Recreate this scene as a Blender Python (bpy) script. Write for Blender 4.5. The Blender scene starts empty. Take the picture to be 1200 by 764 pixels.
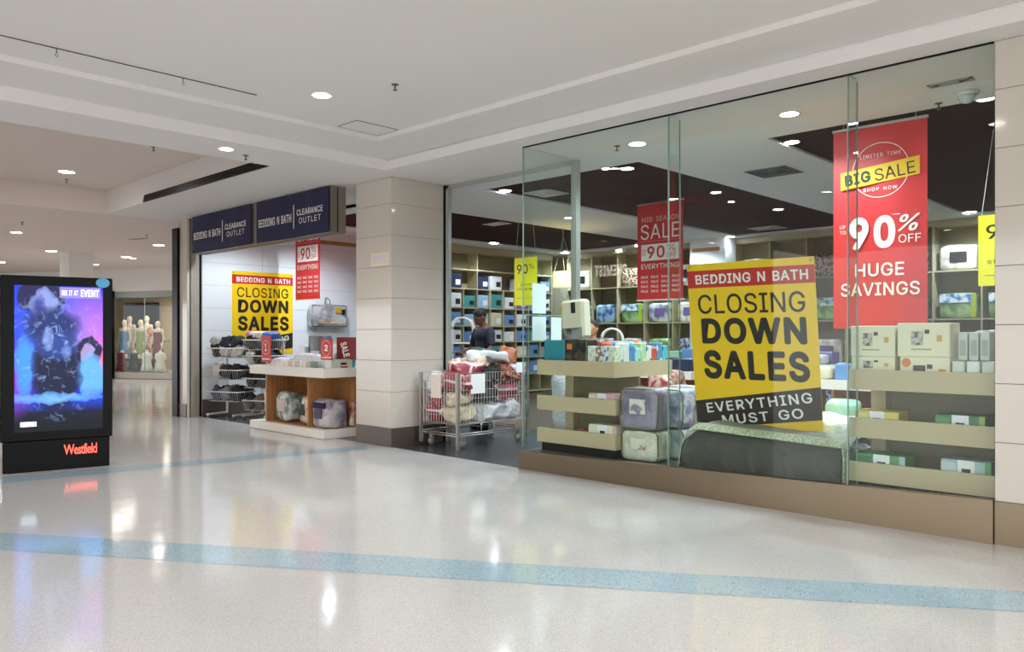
import bpy, bmesh, math, random
from mathutils import Vector, Matrix, noise
random.seed(7)
C = bpy.context.scene.collection
PI = math.pi
S = bpy.context.scene
# ------------------------------------------------------------------ camera
F = 933.0; CH = 1.5; YAW = math.atan(900/933.0)
cam = bpy.data.cameras.new('camera'); co = bpy.data.objects.new('camera', cam); C.objects.link(co)
cam.sensor_width = 36; cam.lens = 36*F/1200; cam.shift_y = 10/1200.0; cam.clip_end = 300
co.location = (0, 0, CH); co.rotation_euler = (PI/2, 0, YAW); S.camera = co
# ------------------------------------------------------------------ world, exposure
w = bpy.data.worlds.new('world'); S.world = w; w.use_nodes = True
w.node_tree.nodes['Background'].inputs[0].default_value = (.95, .98, 1.0, 1)
w.node_tree.nodes['Background'].inputs[1].default_value = 1.75
S.view_settings.view_transform = 'Standard'; S.view_settings.look = 'None'
S.view_settings.exposure = 0.93; S.view_settings.gamma = 1; S.view_settings.use_curve_mapping = False
S.cycles.max_bounces = 10; S.cycles.diffuse_bounces = 5; S.cycles.glossy_bounces = 4
S.cycles.transparent_max_bounces = 16; S.cycles.use_denoising = True
S.cycles.sample_clamp_indirect = 6; S.cycles.caustics_reflective = False
HALL_W, SHOP_W = 76, 135        # watts of one downlight in the hall / in the shop
HALL_C, SHOP_C = (1, .975, .945), (.80, .92, 1)

# ------------------------------------------------------------------ helpers
fx, fy = -math.sin(YAW), math.cos(YAW)
def at(px, py=None, z=None, x=None, y=None):
    """point of the place seen at a pixel of the 1200x764 frame, on a plane z=, x= or y="""
    t = (px-600)/F
    dx, dy = fx+t*fy, fy-t*fx
    if z is not None: d = F*(CH-z)/(py-392)
    elif x is not None: d = x/dx
    else: d = y/dy
    zz = z if z is not None else (None if py is None else CH-(py-392)*d/F)
    return Vector((dx*d, dy*d, zz if zz is not None else 0))
def lin(c):
    if isinstance(c, str):
        c = [int(c[i:i+2], 16)/255 for i in (0, 2, 4)]
        c = [v/12.92 if v <= .04045 else ((v+.055)/1.055)**2.4 for v in c]
    return (c[0], c[1], c[2], 1)
MC = {}
def pm(name, col, rough=.5, var=.06, scale=6, bump=0, metal=0, coat=0, spec=.5, bscale=None, sheen=0):
    if name in MC: return MC[name]
    m = bpy.data.materials.new(name); m.use_nodes = True; MC[name] = m
    nt = m.node_tree; b = nt.nodes['Principled BSDF']; L = nt.links.new
    tc = nt.nodes.new('ShaderNodeTexCoord'); n = nt.nodes.new('ShaderNodeTexNoise')
    n.inputs['Scale'].default_value = scale; n.inputs['Detail'].default_value = 4
    L(tc.outputs['Object'], n.inputs['Vector'])
    mx = nt.nodes.new('ShaderNodeMix'); mx.data_type = 'RGBA'
    c = lin(col)
    mx.inputs['A'].default_value = tuple(v*(1-var) for v in c[:3])+(1,)
    mx.inputs['B'].default_value = tuple(min(1, v*(1+var)) for v in c[:3])+(1,)
    L(n.outputs['Fac'], mx.inputs['Factor']); L(mx.outputs['Result'], b.inputs['Base Color'])
    b.inputs['Roughness'].default_value = rough; b.inputs['Metallic'].default_value = metal
    b.inputs['Coat Weight'].default_value = coat; b.inputs['Coat Roughness'].default_value = .12
    b.inputs['Specular IOR Level'].default_value = spec; b.inputs['Sheen Weight'].default_value = sheen
    if bump:
        bn = nt.nodes.new('ShaderNodeTexNoise'); bn.inputs['Scale'].default_value = bscale or scale*4
        bn.inputs['Detail'].default_value = 5; L(tc.outputs['Object'], bn.inputs['Vector'])
        bp = nt.nodes.new('ShaderNodeBump'); bp.inputs['Strength'].default_value = bump; bp.inputs['Distance'].default_value = .02
        L(bn.outputs['Fac'], bp.inputs['Height']); L(bp.outputs['Normal'], b.inputs['Normal'])
        if coat: L(bp.outputs['Normal'], b.inputs['Coat Normal'])
    return m
def em(name, col, strength):
    if name in MC: return MC[name]
    m = bpy.data.materials.new(name); m.use_nodes = True; MC[name] = m
    b = m.node_tree.nodes['Principled BSDF']; b.inputs['Base Color'].default_value = lin(col)
    b.inputs['Emission Color'].default_value = lin(col); b.inputs['Emission Strength'].default_value = strength
    return m
def two(name, c1, c2, kind='voronoi', scale=30, rough=.6, coat=0, bump=0, lo=.4, hi=.55, c3=None):
    """a printed / patterned cloth or pack: colour pattern over two or three colours"""
    if name in MC: return MC[name]
    m = bpy.data.materials.new(name); m.use_nodes = True; MC[name] = m
    nt = m.node_tree; b = nt.nodes['Principled BSDF']; L = nt.links.new
    tc = nt.nodes.new('ShaderNodeTexCoord')
    if kind == 'plaid' or kind == 'stripe':
        sp = nt.nodes.new('ShaderNodeSeparateXYZ'); L(tc.outputs['Object'], sp.inputs[0])
        outs = []
        for ax in ((0,) if kind == 'stripe' else (0, 2)):
            mu = nt.nodes.new('ShaderNodeMath'); mu.operation = 'MULTIPLY'; mu.inputs[1].default_value = scale
            L(sp.outputs[ax], mu.inputs[0])
            s = nt.nodes.new('ShaderNodeMath'); s.operation = 'PINGPONG'; s.inputs[1].default_value = 1; L(mu.outputs[0], s.inputs[0]); outs.append(s)
        if len(outs) == 2:
            a = nt.nodes.new('ShaderNodeMath'); a.operation = 'MAXIMUM'; L(outs[0].outputs[0], a.inputs[0]); L(outs[1].outputs[0], a.inputs[1]); src = a.outputs[0]
        else: src = outs[0].outputs[0]
    elif kind == 'noise':
        n = nt.nodes.new('ShaderNodeTexNoise'); n.inputs['Scale'].default_value = scale; n.inputs['Detail'].default_value = 3
        L(tc.outputs['Object'], n.inputs['Vector']); src = n.outputs['Fac']
    else:
        n = nt.nodes.new('ShaderNodeTexVoronoi'); n.inputs['Scale'].default_value = scale
        L(tc.outputs['Object'], n.inputs['Vector']); src = n.outputs['Distance']
    r = nt.nodes.new('ShaderNodeValToRGB'); L(src, r.inputs[0])
    r.color_ramp.elements[0].position = lo; r.color_ramp.elements[0].color = lin(c1)
    r.color_ramp.elements[1].position = hi; r.color_ramp.elements[1].color = lin(c2)
    if c3: e = r.color_ramp.elements.new(min(.99, hi+.12)); e.color = lin(c3)
    L(r.outputs[0], b.inputs['Base Color']); b.inputs['Roughness'].default_value = rough
    b.inputs['Coat Weight'].default_value = coat; b.inputs['Coat Roughness'].default_value = .15
    if bump:
        bn = nt.nodes.new('ShaderNodeTexNoise'); bn.inputs['Scale'].default_value = 14
        L(tc.outputs['Object'], bn.inputs['Vector'])
        bp = nt.nodes.new('ShaderNodeBump'); bp.inputs['Strength'].default_value = bump; bp.inputs['Distance'].default_value = .03
        L(bn.outputs['Fac'], bp.inputs['Height']); L(bp.outputs['Normal'], b.inputs['Normal']); L(bp.outputs['Normal'], b.inputs['Coat Normal'])
    return m

class MB:
    def __init__(s): s.v = []; s.f = []; s.m = []; s.sm = []
    def add(s, vs, fs, mi=0, smooth=False):
        o = len(s.v); s.v += [Vector(p) for p in vs]
        for f in fs: s.f.append([o+i for i in f]); s.m.append(mi); s.sm.append(smooth)
        return s
    def box(s, x0, x1, y0, y1, z0, z1, mi=0, M=None):
        x0, x1 = min(x0, x1), max(x0, x1); y0, y1 = min(y0, y1), max(y0, y1); z0, z1 = min(z0, z1), max(z0, z1)
        vs = [Vector(p) for p in ((x0,y0,z0),(x1,y0,z0),(x1,y1,z0),(x0,y1,z0),(x0,y0,z1),(x1,y0,z1),(x1,y1,z1),(x0,y1,z1))]
        if M is not None: vs = [M @ v for v in vs]
        return s.add(vs, [(0,3,2,1),(4,5,6,7),(0,1,5,4),(1,2,6,5),(2,3,7,6),(3,0,4,7)], mi)
    def rbox(s, x0, x1, y0, y1, z0, z1, r=.006, mi=0, M=None):
        """box with chamfered edges"""
        bm = bmesh.new(); bmesh.ops.create_cube(bm, size=1)
        for v in bm.verts: v.co = Vector(((x0+x1)/2+v.co.x*(x1-x0), (y0+y1)/2+v.co.y*(y1-y0), (z0+z1)/2+v.co.z*(z1-z0)))
        bmesh.ops.bevel(bm, geom=bm.edges[:], offset=r, segments=1, affect='EDGES')
        vs = [(M @ v.co if M is not None else v.co.copy()) for v in bm.verts]
        fs = [[v.index for v in f.verts] for f in bm.faces]; bm.free()
        return s.add(vs, fs, mi)
    def tube(s, pts, r, n=8, mi=0, closed=False):
        pts = [Vector(p) for p in pts]; k = len(pts); rings = []
        for i, p in enumerate(pts):
            if closed: t = pts[(i+1) % k]-pts[i-1]
            else: t = pts[min(i+1, k-1)]-pts[max(i-1, 0)]
            t.normalize(); a = t.cross(Vector((0,0,1)))
            if a.length < .1: a = t.cross(Vector((1,0,0)))
            a.normalize(); b = t.cross(a)
            rr = r[i] if isinstance(r, (list, tuple)) else r
            rings.append([p+rr*(math.cos(2*PI*j/n)*a+math.sin(2*PI*j/n)*b) for j in range(n)])
        vs = [q for g in rings for q in g]; fs = []
        for i in range(k if closed else k-1):
            for j in range(n):
                i2 = (i+1) % k; fs.append((i*n+j, i*n+(j+1) % n, i2*n+(j+1) % n, i2*n+j))
        if not closed: fs += [tuple(range(n))[::-1], tuple((k-1)*n+j for j in range(n))]
        return s.add(vs, fs, mi, n > 4)
    def cyl(s, p0, p1, r, n=12, mi=0): return s.tube([p0, p1], r, n, mi)
    def lathe(s, prof, n=20, mi=0, c=(0,0,0), sx=1, sy=1):
        vs = []; fs = []
        for r, z in prof:
            for j in range(n): vs.append((c[0]+sx*r*math.cos(2*PI*j/n), c[1]+sy*r*math.sin(2*PI*j/n), c[2]+z))
        for i in range(len(prof)-1):
            for j in range(n): fs.append((i*n+j, i*n+(j+1) % n, (i+1)*n+(j+1) % n, (i+1)*n+j))
        fs += [tuple(range(n))[::-1], tuple((len(prof)-1)*n+j for j in range(n))]
        return s.add(vs, fs, mi, True)
    def puff(s, cx, cy, cz, w, d, h, e=.4, nu=28, nv=16, wr=.0, ws=6, seed=0, mi=0, M=None, flat=True):
        """soft rounded package with wrinkles"""
        vs = []; fs = []
        sg = lambda c, p: math.copysign(abs(c)**p, c)
        for i in range(nv+1):
            ph = -PI/2+PI*i/nv
            for j in range(nu):
                th = 2*PI*j/nu
                v = Vector((sg(math.cos(ph), e)*sg(math.cos(th), e)*w/2, sg(math.cos(ph), e)*sg(math.sin(th), e)*d/2, sg(math.sin(ph), e)*h/2))
                if wr:
                    q = v*ws+Vector((seed*3.1, seed*1.7, seed))
                    v += wr*Vector((noise.noise(q), noise.noise(q+Vector((9,0,0))), noise.noise(q+Vector((0,9,0)))))
                    if flat: v.z = max(v.z, -h/2)
                v += Vector((cx, cy, cz))
                vs.append(M @ v if M is not None else v)
        for i in range(nv):
            for j in range(nu): fs.append((i*nu+j, i*nu+(j+1) % nu, (i+1)*nu+(j+1) % nu, (i+1)*nu+j))
        return s.add(vs, fs, mi, True)
    def build(s, name, mats, parent=None, loc=None, rz=0):
        me = bpy.data.meshes.new(name); me.from_pydata([tuple(v) for v in s.v], [], s.f)
        for i, p in enumerate(me.polygons): p.material_index = s.m[i]; p.use_smooth = s.sm[i]
        if not isinstance(mats, (list, tuple)): mats = [mats]
        for m in mats: me.materials.append(m)
        me.update(); o = bpy.data.objects.new(name, me); C.objects.link(o)
        if parent: o.parent = parent
        if loc is not None: o.location = loc
        o.rotation_euler = (0, 0, rz)
        return o
def B(*a, **k): return MB().box(*a, **k)
def tag(o, label, cat, group=None):
    o['label'] = label; o['category'] = cat
    if group: o['group'] = group
    return o
def thing(name, label, cat, loc=(0,0,0), rz=0, group=None):
    o = bpy.data.objects.new(name, None); C.objects.link(o); o.location = loc; o.rotation_euler = (0, 0, rz)
    o.empty_display_size = .1
    return tag(o, label, cat, group)
def struct(o): o['kind'] = 'structure'; return o
def tx(parent, body, x0, x1, z0, z1, y, mat, bold=0.0, shear=0, rot=0, name='lettering', sp=1.0, depth=.0015, label=None, serif=False):
    """lettering as a flat raised mesh filling the given box, facing local -Y"""
    if serif:
        cu = bpy.data.curves.new('text', 'FONT'); cu.body = body; cu.size = 1; cu.offset = bold; cu.shear = shear
        cu.space_character = sp; cu.resolution_u = 3; cu.fill_mode = 'BOTH'
    else:
        cu = bpy.data.curves.new('text', 'CURVE'); cu.dimensions = '2D'; cu.fill_mode = 'BOTH'
        X = 0; outl = []
        for ch in body:
            if ch == ' ': X += .3*sp; continue
            wd, cs = GLYPHS[ch]
            for c in cs:
                P_ = [[t_/500 for t_ in c[q:q+6]] for q in range(0, len(c), 6)]; pts = []
                for q in range(len(P_)):
                    a, b = P_[q], P_[(q+1) % len(P_)]
                    p0, p1, p2, p3 = Vector(a[2:4]), Vector(a[4:6]), Vector(b[0:2]), Vector(b[2:4]); ch_ = p3-p0
                    if ch_.length < 1e-4: continue
                    st_ = abs((p1-p0).x*ch_.y-(p1-p0).y*ch_.x)+abs((p2-p0).x*ch_.y-(p2-p0).y*ch_.x) < .004*ch_.length
                    for t_ in ((0,) if st_ else (0, .33, .67)):
                        u_ = 1-t_; pts.append(p0*u_**3+p1*3*u_*u_*t_+p2*3*u_*t_*t_+p3*t_**3)
                pts = [Vector((X+p_.x+shear*p_.y, p_.y)) for p_ in pts]; outl.append(pts)
                spn = cu.splines.new('POLY'); spn.points.add(len(pts)-1); spn.use_cyclic_u = True
                for bp_, p_ in zip(spn.points, pts): bp_.co = (p_.x, p_.y, 0, 1)
            X += wd/500+(sp-1)*.25+bold*1.6
    to = bpy.data.objects.new('text', cu); C.objects.link(to)
    bpy.context.view_layer.update()
    me = bpy.data.meshes.new_from_object(to.evaluated_get(bpy.context.evaluated_depsgraph_get()))
    bpy.data.objects.remove(to); bpy.data.curves.remove(cu)
    if not serif and bold:       # bolder weight: a flat stroke round every outline
        bm = bmesh.new(); bm.from_mesh(me); r_ = bold; ix_ = 0
        for pts in outl:
            for q in range(len(pts)):
                ix_ += 1; lv_ = -1-.15*(ix_ % 20); a, b = pts[q], pts[(q+1) % len(pts)]; d_ = b-a
                if d_.length > 1e-5:
                    n_ = Vector((-d_.y, d_.x)).normalized()*r_
                    bm.faces.new([bm.verts.new((p_.x, p_.y, lv_)) for p_ in (a+n_, a-n_, b-n_, b+n_)])
                bm.faces.new([bm.verts.new((a.x+r_*math.cos(k_*PI/3), a.y+r_*math.sin(k_*PI/3), lv_-.075)) for k_ in range(6)])
        bm.to_mesh(me); bm.free()
    xs = [v.co.x for v in me.vertices]; ys = [v.co.y for v in me.vertices]
    ax, bx, ay, by = min(xs), max(xs), min(ys), max(ys)
    cx, cz = (x0+x1)/2, (z0+z1)/2
    for v in me.vertices:
        X = x0+(v.co.x-ax)/(bx-ax)*(x1-x0); Z = z0+(v.co.y-ay)/(by-ay)*(z1-z0)
        if rot:
            c, s_ = math.cos(rot), math.sin(rot); X, Z = cx+(X-cx)*c-(Z-cz)*s_, cz+(X-cx)*s_+(Z-cz)*c
        v.co = (X, y+(.0002-.0002*v.co.z if v.co.z < -.5 else 0), Z)
    me.materials.clear(); me.materials.append(mat); me.name = name
    o = bpy.data.objects.new(name, me); C.objects.link(o); o.parent = parent
    if label: o['label'] = label
    return o
def ring(parent, cx, cz, r, wd, y, mat, name='ring', n=48):
    vs = []; fs = []
    for j in range(n):
        a = 2*PI*j/n
        for q in (r-wd/2, r+wd/2): vs.append((cx+q*math.cos(a), y, cz+q*math.sin(a)))
    for j in range(n): k = (j+1) % n; fs.append((2*j, 2*j+1, 2*k+1, 2*k))
    m = MB(); m.add(vs, fs); return m.build(name, mat, parent)
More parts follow.
